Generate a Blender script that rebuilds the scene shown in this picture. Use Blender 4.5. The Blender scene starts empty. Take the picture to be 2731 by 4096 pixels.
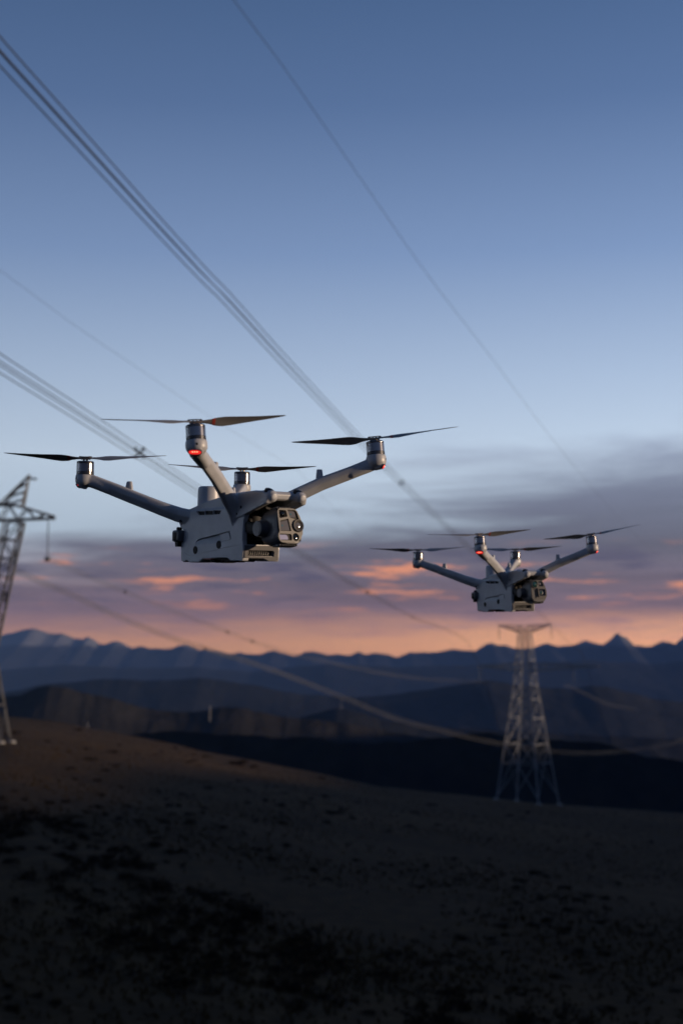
import bpy, bmesh, math, random
import numpy as np
from mathutils import Vector, Matrix, noise
from mathutils.bvhtree import BVHTree

S = bpy.context.scene
COL = S.collection
rad = math.radians
rng = random.Random(7)

# ------------------------------------------------------------------ camera, sky, sun, exposure
CAMZ = 60.0                                   # camera height above the scene's zero level
F = 5267.0 / 4096.0                           # focal length in frame heights
PITCH = rad(6.4)
cam_d = bpy.data.cameras.new('camera')
cam = bpy.data.objects.new('camera', cam_d)
COL.objects.link(cam)
cam.location = (0, 0, CAMZ)
cam.rotation_euler = (rad(90) + PITCH, 0, 0)
cam_d.sensor_fit = 'VERTICAL'
cam_d.sensor_height = 36.0
cam_d.sensor_width = 24.0
cam_d.lens = 36.0 * F
cam_d.clip_start = 0.05
cam_d.clip_end = 60000
cam_d.dof.use_dof = True
cam_d.dof.focus_distance = 2.6
cam_d.dof.aperture_fstop = 4.7
cam_d.dof.aperture_blades = 0
S.camera = cam

SUN_EL = rad(5.5)
SUN_AZ = rad(96.0)                            # clockwise from +Y: to the right and a touch behind the camera
w = bpy.data.worlds.new('World')
S.world = w
w.use_nodes = True
nt = w.node_tree
N, L = nt.nodes, nt.links
N.clear()


def nd(tree, typ, **kw):
    n = tree.nodes.new(typ)
    for k, v in kw.items():
        setattr(n, k, v)
    return n


def s2l(c):
    return tuple(((x / 255) / 12.92 if x / 255 <= .04045 else ((x / 255 + .055) / 1.055) ** 2.4) for x in c) + (1.0,)


def ramp(tree, stops, interp='LINEAR'):
    r = tree.nodes.new('ShaderNodeValToRGB')
    r.color_ramp.interpolation = interp
    e = r.color_ramp.elements
    e[0].position, e[0].color = stops[0]
    e[1].position, e[1].color = stops[-1]
    for p, c in stops[1:-1]:
        x = e.new(p)
        x.color = c
    return r


def math_n(tree, op, a, b=None, c=None, clamp=False):
    n = tree.nodes.new('ShaderNodeMath')
    n.operation = op
    n.use_clamp = clamp
    for i, v in enumerate((a, b, c)):
        if v is None:
            continue
        if isinstance(v, (int, float)):
            n.inputs[i].default_value = v
        else:
            tree.links.new(v, n.inputs[i])
    return n.outputs[0]


def mixc(tree, fac, a, b, mode='MIX'):
    n = tree.nodes.new('ShaderNodeMix')
    n.data_type = 'RGBA'
    n.blend_type = mode
    for sock, v in ((n.inputs[0], fac), (n.inputs[6], a), (n.inputs[7], b)):
        if isinstance(v, (int, float, tuple)):
            sock.default_value = v
        else:
            tree.links.new(v, sock)
    return n.outputs[2]


def mapr(tree, v, a, b, c, d, smooth=True):
    n = tree.nodes.new('ShaderNodeMapRange')
    n.interpolation_type = 'SMOOTHSTEP' if smooth else 'LINEAR'
    tree.links.new(v, n.inputs[0])
    for i, x in enumerate((a, b, c, d)):
        n.inputs[1 + i].default_value = x
    return n.outputs[0]


def build_sky():
    tc = nd(nt, 'ShaderNodeTexCoord')
    sep = nd(nt, 'ShaderNodeSeparateXYZ')
    L.new(tc.outputs['Generated'], sep.inputs[0])
    X, Y, Z = sep.outputs
    # clear dusk gradient against height
    zz = math_n(nt, 'MAXIMUM', Z, 0.0)
    zr = math_n(nt, 'POWER', zz, 0.6)
    P = lambda z: z ** 0.6
    clear = ramp(nt, [(0.0, s2l((246, 168, 120))), (P(.012), s2l((250, 174, 126))), (P(.03), s2l((226, 158, 136))),
                      (P(.06), s2l((184, 170, 182))), (P(.095), s2l((186, 202, 220))), (P(.15), s2l((196, 212, 231))),
                      (P(.21), s2l((170, 189, 216))), (P(.30), s2l((124, 148, 188))), (P(.40), s2l((87, 112, 154))),
                      (P(.50), s2l((64, 90, 130))), (P(.75), s2l((48, 72, 108))), (1.0, s2l((42, 64, 100)))])
    L.new(zr, clear.inputs[0])
    # physical dusk sky, at low strength, under the gradient
    nish = nd(nt, 'ShaderNodeTexSky', sky_type='NISHITA', sun_disc=False, sun_elevation=SUN_EL, sun_rotation=SUN_AZ,
              air_density=1.0, dust_density=0.4, ozone_density=2.5)
    base = mixc(nt, 0.012, clear.outputs[0], nish.outputs[0], 'ADD')
    # warm glow fades away to the left of the view
    # stratus: noise in a flattened cloud plane
    zc = math_n(nt, 'ADD', zz, 0.055)
    px = math_n(nt, 'DIVIDE', X, zc)
    py = math_n(nt, 'DIVIDE', Y, zc)
    cv = nd(nt, 'ShaderNodeCombineXYZ')
    L.new(math_n(nt, 'MULTIPLY', px, 0.42), cv.inputs[0])
    L.new(math_n(nt, 'MULTIPLY', py, 0.55), cv.inputs[1])
    cv.inputs[2].default_value = 3.7
    n1 = nd(nt, 'ShaderNodeTexNoise')
    n1.inputs['Scale'].default_value = 1.5
    n1.inputs['Detail'].default_value = 9.0
    n1.inputs['Roughness'].default_value = 0.58
    n1.inputs['Distortion'].default_value = 0.3
    L.new(cv.outputs[0], n1.inputs['Vector'])
    # broad cover: dense between 1.5 and 9 degrees, ragged top edge rising to the right
    top = math_n(nt, 'MULTIPLY_ADD', X, 0.17, 0.128)
    up = math_n(nt, 'SUBTRACT', top, zz)
    edge = math_n(nt, 'MULTIPLY_ADD', math_n(nt, 'SUBTRACT', n1.outputs[0], 0.5), 0.15, up)
    cover = mapr(nt, edge, -0.012, 0.045, 0.0, 1.0)
    low = mapr(nt, math_n(nt, 'MULTIPLY_ADD', n1.outputs[0], 0.03, zz), 0.026, 0.052, 0.0, 1.0)
    cover = math_n(nt, 'MULTIPLY', cover, low)
    cover = math_n(nt, 'MULTIPLY', cover, 0.93)
    cloud = ramp(nt, [(0.0, s2l((180, 130, 126))), (P(.03), s2l((140, 114, 126))), (P(.055), s2l((117, 103, 116))),
                      (P(.085), s2l((101, 99, 115))), (P(.12), s2l((110, 115, 136))), (P(.17), s2l((132, 142, 168))), (1.0, s2l((70, 90, 130)))])
    L.new(zr, cloud.inputs[0])
    # thicker and thinner parts of the bank
    tone = mapr(nt, n1.outputs[0], 0.3, 0.7, 0.80, 1.22, False)
    cl = mixc(nt, 1.0, cloud.outputs[0], tone, 'MULTIPLY')
    c1 = mixc(nt, cover, base, cl)
    # darker slate streaks and sunlit undersides
    cv2 = nd(nt, 'ShaderNodeCombineXYZ')
    az = math_n(nt, 'ARCTAN2', X, Y)
    L.new(math_n(nt, 'MULTIPLY', az, 13.0), cv2.inputs[0])
    L.new(math_n(nt, 'MULTIPLY', zz, 95.0), cv2.inputs[1])
    cv2.inputs[2].default_value = 6.9
    n2 = nd(nt, 'ShaderNodeTexNoise')
    n2.inputs['Scale'].default_value = 1.0
    n2.inputs['Detail'].default_value = 7.0
    n2.inputs['Roughness'].default_value = 0.55
    L.new(cv2.outputs[0], n2.inputs['Vector'])
    band = mapr(nt, zz, 0.03, 0.05, 0.0, 1.0)
    band = math_n(nt, 'MULTIPLY', band, mapr(nt, zz, 0.07, 0.092, 1.0, 0.0))
    lit = math_n(nt, 'MULTIPLY', mapr(nt, n2.outputs[0], 0.54, 0.68, 0.0, 0.95), band)
    c2 = mixc(nt, lit, c1, s2l((240, 158, 122)))
    slate = math_n(nt, 'MULTIPLY', mapr(nt, n2.outputs[0], 0.48, 0.34, 0.0, 0.7), band)
    c3 = mixc(nt, slate, c2, s2l((84, 82, 108)))
    lo = mapr(nt, zz, 0.043, 0.016, 0.0, 1.0)
    glow = math_n(nt, 'MULTIPLY', mapr(nt, n2.outputs[0], 0.32, 0.62, 0.08, 0.95), lo)
    glow = math_n(nt, 'MULTIPLY', glow, mapr(nt, X, -0.28, 0.25, 0.35, 1.0))
    c4 = mixc(nt, glow, c3, s2l((255, 184, 130)))
    boost = math_n(nt, 'MULTIPLY_ADD', math_n(nt, 'MULTIPLY', lo, mapr(nt, X, -0.15, 0.3, 0.0, 1.0)), 0.55, 1.0)
    c4 = mixc(nt, 1.0, c4, boost, 'MULTIPLY')
    # away from the sunset the sky is plain slate blue and dimmer
    away = mapr(nt, Y, 0.35, -0.55, 0.0, 1.0)
    dusk = ramp(nt, [(0.0, s2l((84, 90, 112))), (P(.1), s2l((92, 102, 130))), (P(.3), s2l((86, 106, 142))), (1.0, s2l((42, 64, 100)))])
    L.new(zr, dusk.inputs[0])
    c4 = mixc(nt, away, c4, dusk.outputs[0])
    # below the horizon: dark land
    below = mapr(nt, Z, -0.02, -0.001, 0.0, 1.0)
    c5 = mixc(nt, below, s2l((46, 54, 74)), c4)
    # the sky is brighter towards the sun on the right and darker away from it
    c5 = mixc(nt, 1.0, c5, math_n(nt, 'MULTIPLY_ADD', X, 0.35, 1.0), 'MULTIPLY')
    bg = nd(nt, 'ShaderNodeBackground')
    L.new(c5, bg.inputs[0])
    bg.inputs[1].default_value = 1.0
    out = nd(nt, 'ShaderNodeOutputWorld')
    L.new(bg.outputs[0], out.inputs[0])


build_sky()

sd = bpy.data.lights.new('sun', 'SUN')
sun = bpy.data.objects.new('sun', sd)
COL.objects.link(sun)
sd.energy = 5.0
sd.angle = rad(1.0)
sd.color = (1.0, 0.73, 0.50)
sdir = Vector((math.sin(SUN_AZ) * math.cos(SUN_EL), math.cos(SUN_AZ) * math.cos(SUN_EL), math.sin(SUN_EL)))
sun.rotation_euler = (-sdir).to_track_quat('-Z', 'Y').to_euler()
sun.location = (30, 0, CAMZ + 30)

S.view_settings.view_transform = 'Standard'
S.view_settings.look = 'None'
S.view_settings.exposure = 0
S.view_settings.gamma = 1
S.view_settings.use_curve_mapping = False


# ------------------------------------------------------------------ helpers
def link(o, parent=None):
    COL.objects.link(o)
    if parent is not None:
        o.parent = parent
    return o


def obj(name, me, mat=None, parent=None):
    if isinstance(me, bmesh.types.BMesh):
        bm = me
        me = bpy.data.meshes.new(name)
        bm.to_mesh(me)
        bm.free()
    if mat is not None and not me.materials:
        me.materials.append(mat)
    return link(bpy.data.objects.new(name, me), parent)


def tag(o, label=None, cat=None, group=None, kind=None):
    for k, v in (('label', label), ('category', cat), ('group', group), ('kind', kind)):
        if v:
            o[k] = v
    return o


def empty(name, loc=(0, 0, 0)):
    o = bpy.data.objects.new(name, None)
    o.empty_display_size = .1
    o.location = loc
    return link(o)


def smooth(me, ang=35):
    me.polygons.foreach_set('use_smooth', [True] * len(me.polygons))
    me.set_sharp_from_angle(angle=rad(ang))
    return me


def copy_tree(o, parent=None):
    c = o.copy()
    COL.objects.link(c)
    c.parent = parent
    for ch in o.children:
        copy_tree(ch, c)
    return c


def material(name, col, rough=.5, metal=0.0, bump=0.0, bscale=400.0, var=0.0, vscale=6.0, spec=.5, coat=0.0, emit=None, estr=0.0):
    m = bpy.data.materials.new(name)
    m.use_nodes = True
    t = m.node_tree
    b = t.nodes['Principled BSDF']
    b.inputs['Base Color'].default_value = (*col, 1)
    b.inputs['Roughness'].default_value = rough
    b.inputs['Metallic'].default_value = metal
    b.inputs['Specular IOR Level'].default_value = spec
    b.inputs['Coat Weight'].default_value = coat
    tc = t.nodes.new('ShaderNodeTexCoord')
    if var:
        n = t.nodes.new('ShaderNodeTexNoise')
        n.inputs['Scale'].default_value = vscale
        n.inputs['Detail'].default_value = 4
        t.links.new(tc.outputs['Object'], n.inputs['Vector'])
        lo = tuple(c * (1 - var) for c in col) + (1,)
        hi = tuple(min(1, c * (1 + var)) for c in col) + (1,)
        r = ramp(t, [(.3, lo), (.7, hi)])
        t.links.new(n.outputs[0], r.inputs[0])
        t.links.new(r.outputs[0], b.inputs['Base Color'])
    if bump:
        n = t.nodes.new('ShaderNodeTexNoise')
        n.inputs['Scale'].default_value = bscale
        n.inputs['Detail'].default_value = 2
        t.links.new(tc.outputs['Object'], n.inputs['Vector'])
        bp = t.nodes.new('ShaderNodeBump')
        bp.inputs['Strength'].default_value = bump
        bp.inputs['Distance'].default_value = .001
        t.links.new(n.outputs[0], bp.inputs['Height'])
        t.links.new(bp.outputs[0], b.inputs['Normal'])
    if emit:
        b.inputs['Emission Color'].default_value = (*emit, 1)
        b.inputs['Emission Strength'].default_value = estr
    return m


M = {
    'shell': material('grey_shell_plastic', (.33, .342, .362), .40, bump=.06, bscale=1500, var=.09, vscale=45),
    'panel': material('shade_toned_plastic', (.10, .10, .104), .6, bump=.04, bscale=1500, spec=.15),
    'dark': material('dark_grey_plastic', (.055, .058, .066), .40, bump=.03, bscale=1500),
    'face': material('gimbal_face_plastic', (.06, .058, .057), .42, spec=.32),
    'black': material('black_plastic', (.008, .008, .009), .6, spec=.2),
    'rubber': material('black_rubber_ring', (.012, .012, .013), .38),
    'can': material('motor_metal', (.20, .20, .215), .22, metal=1.0),
    'blade': material('propeller_plastic', (.21, .21, .215), .5),
    'bronze': material('propeller_hub_metal', (.30, .24, .19), .35, metal=1.0),
    'redmark': material('red_mark_paint', (.42, .07, .05), .5),
    'glass': material('lens_glass', (.004, .005, .006), .06, spec=.4),
    'window': material('sensor_window_glass', (.10, .092, .085), .08, spec=.7, coat=.6),
    'mirror': material('pink_reflection_glass', (.85, .68, .62), .10, metal=1.0),  # pink of the reflected dusk sky put into the base colour
    'green': material('green_lens_coating', (.010, .045, .040), .08, spec=.6, coat=.3),
    'cyan': material('cyan_glint_paint', (.015, .13, .17), .1, spec=.8, coat=.8),  # for small discs that paint cyan glints on the sensor windows
    'led': material('red_status_lens', (.5, .02, .02), .25, emit=(1.0, .035, .03), estr=.85),
    'ledhot': material('red_status_diode', (.8, .2, .1), .3, emit=(1.0, .30, .16), estr=3.0),
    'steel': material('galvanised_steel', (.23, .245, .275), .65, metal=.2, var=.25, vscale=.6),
    'litwire': material('light_toned_conductor', (.095, .10, .11), .75),  # conductor copy for the valley, lightened to stand in for light on metal
    'shadesteel': material('shade_darkened_steel', (.085, .09, .10), .7, metal=.1, var=.25, vscale=.6),  # left pylon's steel, darkened to stand in for its shaded silhouette
    'wire': material('weathered_conductor', (.035, .034, .035), .9, spec=.1),
    'insul': material('insulator_glass', (.10, .12, .13), .25),
    'mast': material('mast_paint', (.22, .22, .22), .6),
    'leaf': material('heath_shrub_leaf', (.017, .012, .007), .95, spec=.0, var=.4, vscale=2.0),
    'twig': material('heath_shrub_twig', (.03, .024, .018), .9),
    'tuft': material('dry_grass_blade', (.046, .030, .012), .95, spec=.1, var=.3, vscale=.05),
}


# ------------------------------------------------------------------ terrain
def fbm(x, y, z, o=5):
    return noise.fractal(Vector((x, y, z)), 1.0, 2.1, o)


def interp(x, xs, ys):
    return float(np.interp(x, xs, ys))


# brow of the hill: bearing slopes (x/y) and height slopes (z/y) at 345 m
CU = [-0.4261, -0.2564, -0.2376, -0.2205, -0.1963, -0.1604, -0.1185, -0.1051, -0.0551, -0.0064, 0.0301, 0.0736, 0.1135, 0.16, 0.2544, 0.4157]
CV = [-0.0283, -0.0422, -0.0435, -0.0457, -0.0498, -0.0563, -0.0646, -0.0681, -0.0768, -0.0864, -0.0945, -0.0996, -0.1033, -0.1071, -0.1137, -0.1241]
RY = [14, 30, 60, 120, 220, 345]
UU = [-.5, -.25, 0, .25, .5]
RZ = [[-13.0, -13.2, -13.5, -13.8, -14],
      [-13.6, -13.8, -14.0, -14.4, -15],
      [-14.6, -15.2, -16.2, -17.0, -18],
      [-12.8, -14.2, -19.6, -22.6, -26],
      [-10.0, -13.75, -24.6, -31.5, -38],
      None]


def hill_z(u, r):
    """height of the grass hill at slope u = x/y and depth r"""
    uc = max(-.42, min(.42, u))
    cols = []
    for row in RZ[:-1]:
        cols.append(interp(uc, UU, row))
    cols.append(interp(uc, CU, CV) * 345)
    if r <= 345:
        z = interp(math.log(r), [math.log(v) for v in RY], cols)
        # round the facets between rows
        z2 = interp(math.log(max(14, r * .85)), [math.log(v) for v in RY], cols)
        z3 = interp(math.log(min(345, r * 1.15)), [math.log(v) for v in RY], cols)
        k = min(1.0, (345 - r) / 80.0)
        z = z * (1 - .5 * k) + (z2 + z3) * .25 * k
    else:
        t = (r - 345)
        z = cols[-1] - .13 * t - .0011 * t * t * .8
        z = max(z, -228)
    return z


def hill_at(x, y):
    y = max(y, .001)
    r = y
    u = x / y
    if r < 14:
        return hill_z(max(-.42, min(.42, u)), 14)
    z = hill_z(u, r)
    amp = min(1.0, r / 90.0)
    z += amp * (.55 * fbm(x * .02, y * .02, 3.1) + .16 * fbm(x * .11, y * .11, 8.2, 3))
    return z


def build_hill():
    rows = [1.0, 6, 10, 14]
    r = 14.0
    while r < 345:
        rows.append(r)
        r *= 1.022
    rows += list(np.arange(345, 620, 7))
    na = 420
    ang = np.linspace(-math.pi, math.pi, na, endpoint=False)
    # denser in front of the camera
    t = np.linspace(-1, 1, na, endpoint=False)
    ang = math.pi * (0.22 * t + 0.78 * t ** 3)
    verts, faces = [], []
    for r in rows:
        for a in ang:
            if abs(a) < rad(40):
                u = math.tan(a)
                y = r
                x = u * r
                z = hill_at(x, y)
            else:
                s = math.copysign(1, a)
                k = (abs(a) - rad(40)) / (math.pi - rad(40))
                rr = r / math.cos(rad(40)) * (1 + .0 * k)
                x, y = rr * math.sin(a), rr * math.cos(a)
                ze = hill_z(s * .42, max(r, 1.0)) if r >= 14 else hill_z(s * .42, 14)
                zo = hill_z(-s * .42, max(r, 14))
                kk = k * k * (3 - 2 * k) * .5
                z = ze * (1 - kk) + zo * kk
                amp = min(1.0, r / 90.0)
                z += amp * (.55 * fbm(x * .02, y * .02, 3.1) + .16 * fbm(x * .11, y * .11, 8.2, 3))
            verts.append((x, y, z + CAMZ))
    m = len(rows)
    for i in range(m - 1):
        for j in range(na):
            k = (j + 1) % na
            faces.append((i * na + j, i * na + k, (i + 1) * na + k, (i + 1) * na + j))
    verts.append((0, 0, hill_z(0, 14) + CAMZ))
    c = len(verts) - 1
    for j in range(na):
        faces.append((c, (j + 1) % na, j))
    me = bpy.data.meshes.new('grass_hill')
    me.from_pydata(verts, [], faces)
    me.update()
    smooth(me, 180)
    m_ = bpy.data.materials.new('dry_grass_ground')
    m_.use_nodes = True
    t = m_.node_tree
    b = t.nodes['Principled BSDF']
    b.inputs['Roughness'].default_value = .95
    b.inputs['Specular IOR Level'].default_value = .1
    tc = t.nodes.new('ShaderNodeTexCoord')

    def nz(sc, det=5, dist=0.0, sx=1.0, sy=1.0):
        mp = t.nodes.new('ShaderNodeMapping')
        mp.inputs['Scale'].default_value = (sx, sy, 1)
        t.links.new(tc.outputs['Object'], mp.inputs[0])
        n = t.nodes.new('ShaderNodeTexNoise')
        n.inputs['Scale'].default_value = sc
        n.inputs['Detail'].default_value = det
        n.inputs['Distortion'].default_value = dist
        t.links.new(mp.outputs[0], n.inputs['Vector'])
        return n.outputs[0]
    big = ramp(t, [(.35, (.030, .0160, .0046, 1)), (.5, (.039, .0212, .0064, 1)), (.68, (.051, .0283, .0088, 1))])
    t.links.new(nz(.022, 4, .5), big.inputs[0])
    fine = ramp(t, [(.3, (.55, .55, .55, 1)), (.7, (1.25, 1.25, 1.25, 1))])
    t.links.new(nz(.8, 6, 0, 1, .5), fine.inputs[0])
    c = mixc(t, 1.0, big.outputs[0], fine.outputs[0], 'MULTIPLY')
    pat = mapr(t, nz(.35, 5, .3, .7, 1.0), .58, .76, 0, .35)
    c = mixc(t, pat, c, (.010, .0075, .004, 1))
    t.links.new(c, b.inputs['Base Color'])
    bp = t.nodes.new('ShaderNodeBump')
    bp.inputs['Strength'].default_value = .8
    bp.inputs['Distance'].default_value = .25
    t.links.new(nz(1.6, 5), bp.inputs['Height'])
    t.links.new(bp.outputs[0], b.inputs['Normal'])
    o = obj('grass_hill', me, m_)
    tag(o, kind='structure')
    return o


def land_mat(name, lo, hi, scale, snow=None):
    m_ = bpy.data.materials.new(name)
    m_.use_nodes = True
    t = m_.node_tree
    b = t.nodes['Principled BSDF']
    b.inputs['Roughness'].default_value = .95
    b.inputs['Specular IOR Level'].default_value = .1
    tc = t.nodes.new('ShaderNodeTexCoord')
    n = t.nodes.new('ShaderNodeTexNoise')
    n.inputs['Scale'].default_value = scale
    n.inputs['Detail'].default_value = 6
    n.inputs['Roughness'].default_value = .6
    t.links.new(tc.outputs['Object'], n.inputs['Vector'])
    r = ramp(t, [(.35, (*lo, 1)), (.65, (*hi, 1))])
    t.links.new(n.outputs[0], r.inputs[0])
    c = r.outputs[0]
    if snow:
        sp = t.nodes.new('ShaderNodeSeparateXYZ')
        t.links.new(tc.outputs['Object'], sp.inputs[0])
        h = math_n(t, 'MULTIPLY_ADD', n.outputs[0], snow[1], sp.outputs[2])
        c = mixc(t, mapr(t, h, snow[0], snow[0] + snow[2], 0, .45), c, (.34, .35, .38, 1))
    t.links.new(c, b.inputs['Base Color'])
    bp = t.nodes.new('ShaderNodeBump')
    bp.inputs['Strength'].default_value = .6
    bp.inputs['Distance'].default_value = .2 / scale
    t.links.new(n.outputs[0], bp.inputs['Height'])
    t.links.new(bp.outputs[0], b.inputs['Normal'])
    return m_


def build_ridge(name, D, crest, base, front, back, mat, jag, spur, seed, cols=360, nrow=26, umax=.9):
    """a range of hills: its skyline comes from the survey list, spurs run down towards the valley"""
    us = [p[0] for p in crest]
    vs = [p[1] for p in crest]
    verts, faces = [], []
    xs = np.concatenate([np.linspace(-umax, -.3, 50)[:-1], np.linspace(-.3, .3, cols), np.linspace(.3, umax, 50)[1:]])
    cols = len(xs)
    rows = [-1 + i / nrow for i in range(nrow)] + [i / 8 for i in range(9)]
    for u in xs:
        if u < us[0] or u > us[-1]:
            ue = us[0] if u < us[0] else us[-1]
            ve = vs[0] if u < us[0] else vs[-1]
            k = min(1, abs(u - ue) / .25)
            zc = (ve + .012 * k * fbm(u * 9, seed, 4.4)) * D
        else:
            zc = interp(u, us, vs) * D
        jg = jag * D * fbm(u * 60, seed * 1.7, .5, 6)
        x = u * D
        for tt in rows:
            if tt < 0:
                y = D + tt * front
                a = -tt
            else:
                y = D + tt * back
                a = tt
            sh = (1 - a) ** 1.25 * (1 - .25 * math.sin(a * math.pi) * 1)
            ridge = 1 - abs(fbm(x / spur, y / (spur * 1.3), seed * 3.3, 4)) * 1.6
            zt = zc + jg * max(0, 1 - a * 7)
            z = base + (zt - base) * (sh + (.12 if D < 6000 else .09) * (ridge - .55) * math.sin(min(1, a) * math.pi) ** 1.0)
            if tt < 0:
                z = min(z, (zt / D) * y - .0005 * D * a)      # spurs stay under the skyline
            verts.append((x * (1 + .12 * (y / D - 1)), y, z + CAMZ))
    nr = len(rows)
    for i in range(cols - 1):
        for j in range(nr - 1):
            faces.append((i * nr + j, (i + 1) * nr + j, (i + 1) * nr + j + 1, i * nr + j + 1))
    me = bpy.data.meshes.new(name)
    me.from_pydata(verts, [], faces)
    me.update()
    smooth(me, 180)
    return tag(obj(name, me, mat), kind='structure')


FAR = [(-0.2694, 0.0148), (-0.2581, 0.0176), (-0.2469, 0.0204), (-0.2384, 0.0233), (-0.2328, 0.025), (-0.2271, 0.0227), (-0.2223, 0.0204), (-0.2109,
       0.0197), (-0.2014, 0.0163), (-0.1948, 0.0156), (-0.191, 0.0172), (-0.1872, 0.0148), (-0.1824, 0.011), (-0.1767, 0.0114), (-0.1711, 0.0139),
       (-0.1654, 0.0125), (-0.1578, 0.0092), (-0.1522, 0.011), (-0.1408, 0.0097), (-0.1276, 0.0088), (-0.1229, 0.011), (-0.1182, 0.012), (-0.1125,
       0.0103), (-0.1068, 0.0077), (-0.1021, 0.0084), (-0.0955, 0.0069), (-0.0879, 0.0048), (-0.0766, 0.0058), (-0.0614, 0.0043), (-0.052, 0.0062),
       (-0.0369, 0.0035), (-0.0218, 0.0062), (-0.0067, 0.0039), (0.0065, 0.0035), (0.0122, 0.006), (0.0197, 0.0043), (0.0273, 0.0048), (0.0405,
       0.0028), (0.0518, 0.0062), (0.0669, 0.0047), (0.0745, 0.0058), (0.082, 0.0069), (0.0934, 0.008), (0.1009, 0.0073), (0.1085, 0.011), (0.1133,
       0.0118), (0.1198, 0.0099), (0.1255, 0.0092), (0.1349, 0.0073), (0.1444, 0.0092), (0.1501, 0.0122), (0.1558, 0.0133), (0.1633, 0.0099), (0.1765,
       0.0107), (0.1841, 0.0133), (0.1973, 0.011), (0.2031, 0.0156), (0.2073, 0.0193), (0.2089, 0.0199), (0.2107, 0.0178), (0.2145, 0.0167), (0.2172,
       0.0144), (0.2209, 0.0107), (0.2332, 0.0103), (0.2427, 0.0144), (0.2475, 0.0137), (0.2521, 0.012), (0.2581, 0.0176), (0.2694, 0.0204)]
PRE = [(-0.2687, -0.0096), (-0.2574, -0.0077), (-0.2104, -0.004), (-0.167, -0.0062), (-0.1066, -0.0055), (-0.0689, -0.0096), (-0.0124, -0.003),
       (0.0442, -0.0055), (0.0819, -0.004), (0.1385, -0.0025), (0.1857, -0.0002), (0.2328, -0.003), (0.2688, -0.0002)]
MID = [(-0.2681, -0.0283), (-0.2569, -0.0249), (-0.2195, -0.018), (-0.1781, -0.0143), (-0.1404, -0.0156), (-0.1065, -0.0137), (-0.0688, -0.0186),
       (-0.0311, -0.0255), (0.0065, -0.0283), (0.0441, -0.0255), (0.078, -0.0199), (0.0969, -0.0174), (0.1101, -0.0152), (0.1214, -0.0167), (0.1383,
       -0.0204), (0.1571, -0.0212), (0.1759, -0.0212), (0.1872, -0.0193), (0.2023, -0.0208), (0.2322, -0.0283), (0.2678, -0.0338)]
CONE = [(-0.2673, -0.0543), (-0.1061, -0.0496), (-0.0498, -0.0469), (-0.0311, -0.0431), (-0.0142, -0.0385), (-0.0039, -0.0365), (0.0046, -0.0372),
       (0.014, -0.0394), (0.029, -0.0443), (0.0534, -0.0483), (0.0815, -0.0515), (0.267, -0.0598)]
DARK = [(-0.2681, -0.0301), (-0.2568, -0.0286), (-0.2418, -0.0268), (-0.2288, -0.0212), (-0.2194, -0.0197), (-0.2081, -0.0206), (-0.1948, -0.0249),
       (-0.1816, -0.0268), (-0.1627, -0.0324), (-0.1438, -0.0368), (-0.1269, -0.0394), (-0.1137, -0.0394), (-0.1006, -0.0372), (-0.0837, -0.035),
       (-0.0724, -0.0357), (-0.063, -0.0385), (-0.0446, -0.0424), (-0.0217, -0.045), (0.0008, -0.0472), (0.0177, -0.0496), (0.0355, -0.0533), (0.0627,
       -0.058), (0.1188, -0.0654), (0.2664, -0.0783)]
BLACK = [(-0.2672, -0.0598), (-0.1623, -0.057), (-0.1435, -0.0546), (-0.1323, -0.0533), (-0.1173, -0.0539), (-0.0948, -0.0558), (-0.0779, -0.0561),
       (-0.0573, -0.058), (-0.046, -0.0595), (-0.0291, -0.0583), (-0.0065, -0.0611), (0.0158, -0.0617), (0.0439, -0.0617), (0.0777, -0.0576), (0.1002,
       -0.0546), (0.1115, -0.0546), (0.1274, -0.058), (0.1609, -0.0598), (0.1938, -0.0624), (0.2125, -0.0663), (0.2275, -0.0713), (0.2555, -0.0753),
       (0.2665, -0.0768)]

build_hill()
far_m = land_mat('far_mountain_rock', (.015, .017, .021), (.030, .031, .034), .0035, snow=(CAMZ + 175, 170, 60))
hill_m = land_mat('hill_scrub', (.012, .014, .0155), (.022, .023, .0225), .012)
dark_m = land_mat('dark_hill_heath', (.019, .0195, .020), (.035, .033, .031), .03)
wood_m = land_mat('wooded_hill', (.010, .012, .009), (.022, .021, .016), .06)
build_ridge('far_mountains', 12000, FAR, -420, 4200, 2500, far_m, .0016, 900, 1.3, cols=560, nrow=30)
build_ridge('far_hills', 8000, PRE, -420, 3000, 1500, hill_m, .0006, 700, 2.6)
build_ridge('blue_hills', 3600, MID, -420, 1500, 1200, hill_m, .0008, 420, 4.2)
build_ridge('pointed_hill', 2100, CONE, -380, 700, 500, hill_m, .0006, 260, 5.8)
build_ridge('dark_hills', 1150, DARK, -300, 480, 420, dark_m, .0010, 150, 7.7)
build_ridge('wooded_ridge', 700, BLACK, -260, 200, 240, wood_m, .0016, 90, 9.1)


def build_valley():
    bm = bmesh.new()
    for r0, r1 in ((0, 14600),):
        vs = []
        n = 72
        c = bm.verts.new((0, 0, CAMZ - 420))
        ring = [bm.verts.new((r1 * math.cos(2 * math.pi * i / n), r1 * math.sin(2 * math.pi * i / n), CAMZ - 420)) for i in range(n)]
        for i in range(n):
            bm.faces.new((c, ring[i], ring[(i + 1) % n]))
    tag(obj('valley_floor', bm, hill_m), kind='structure')


build_valley()


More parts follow.
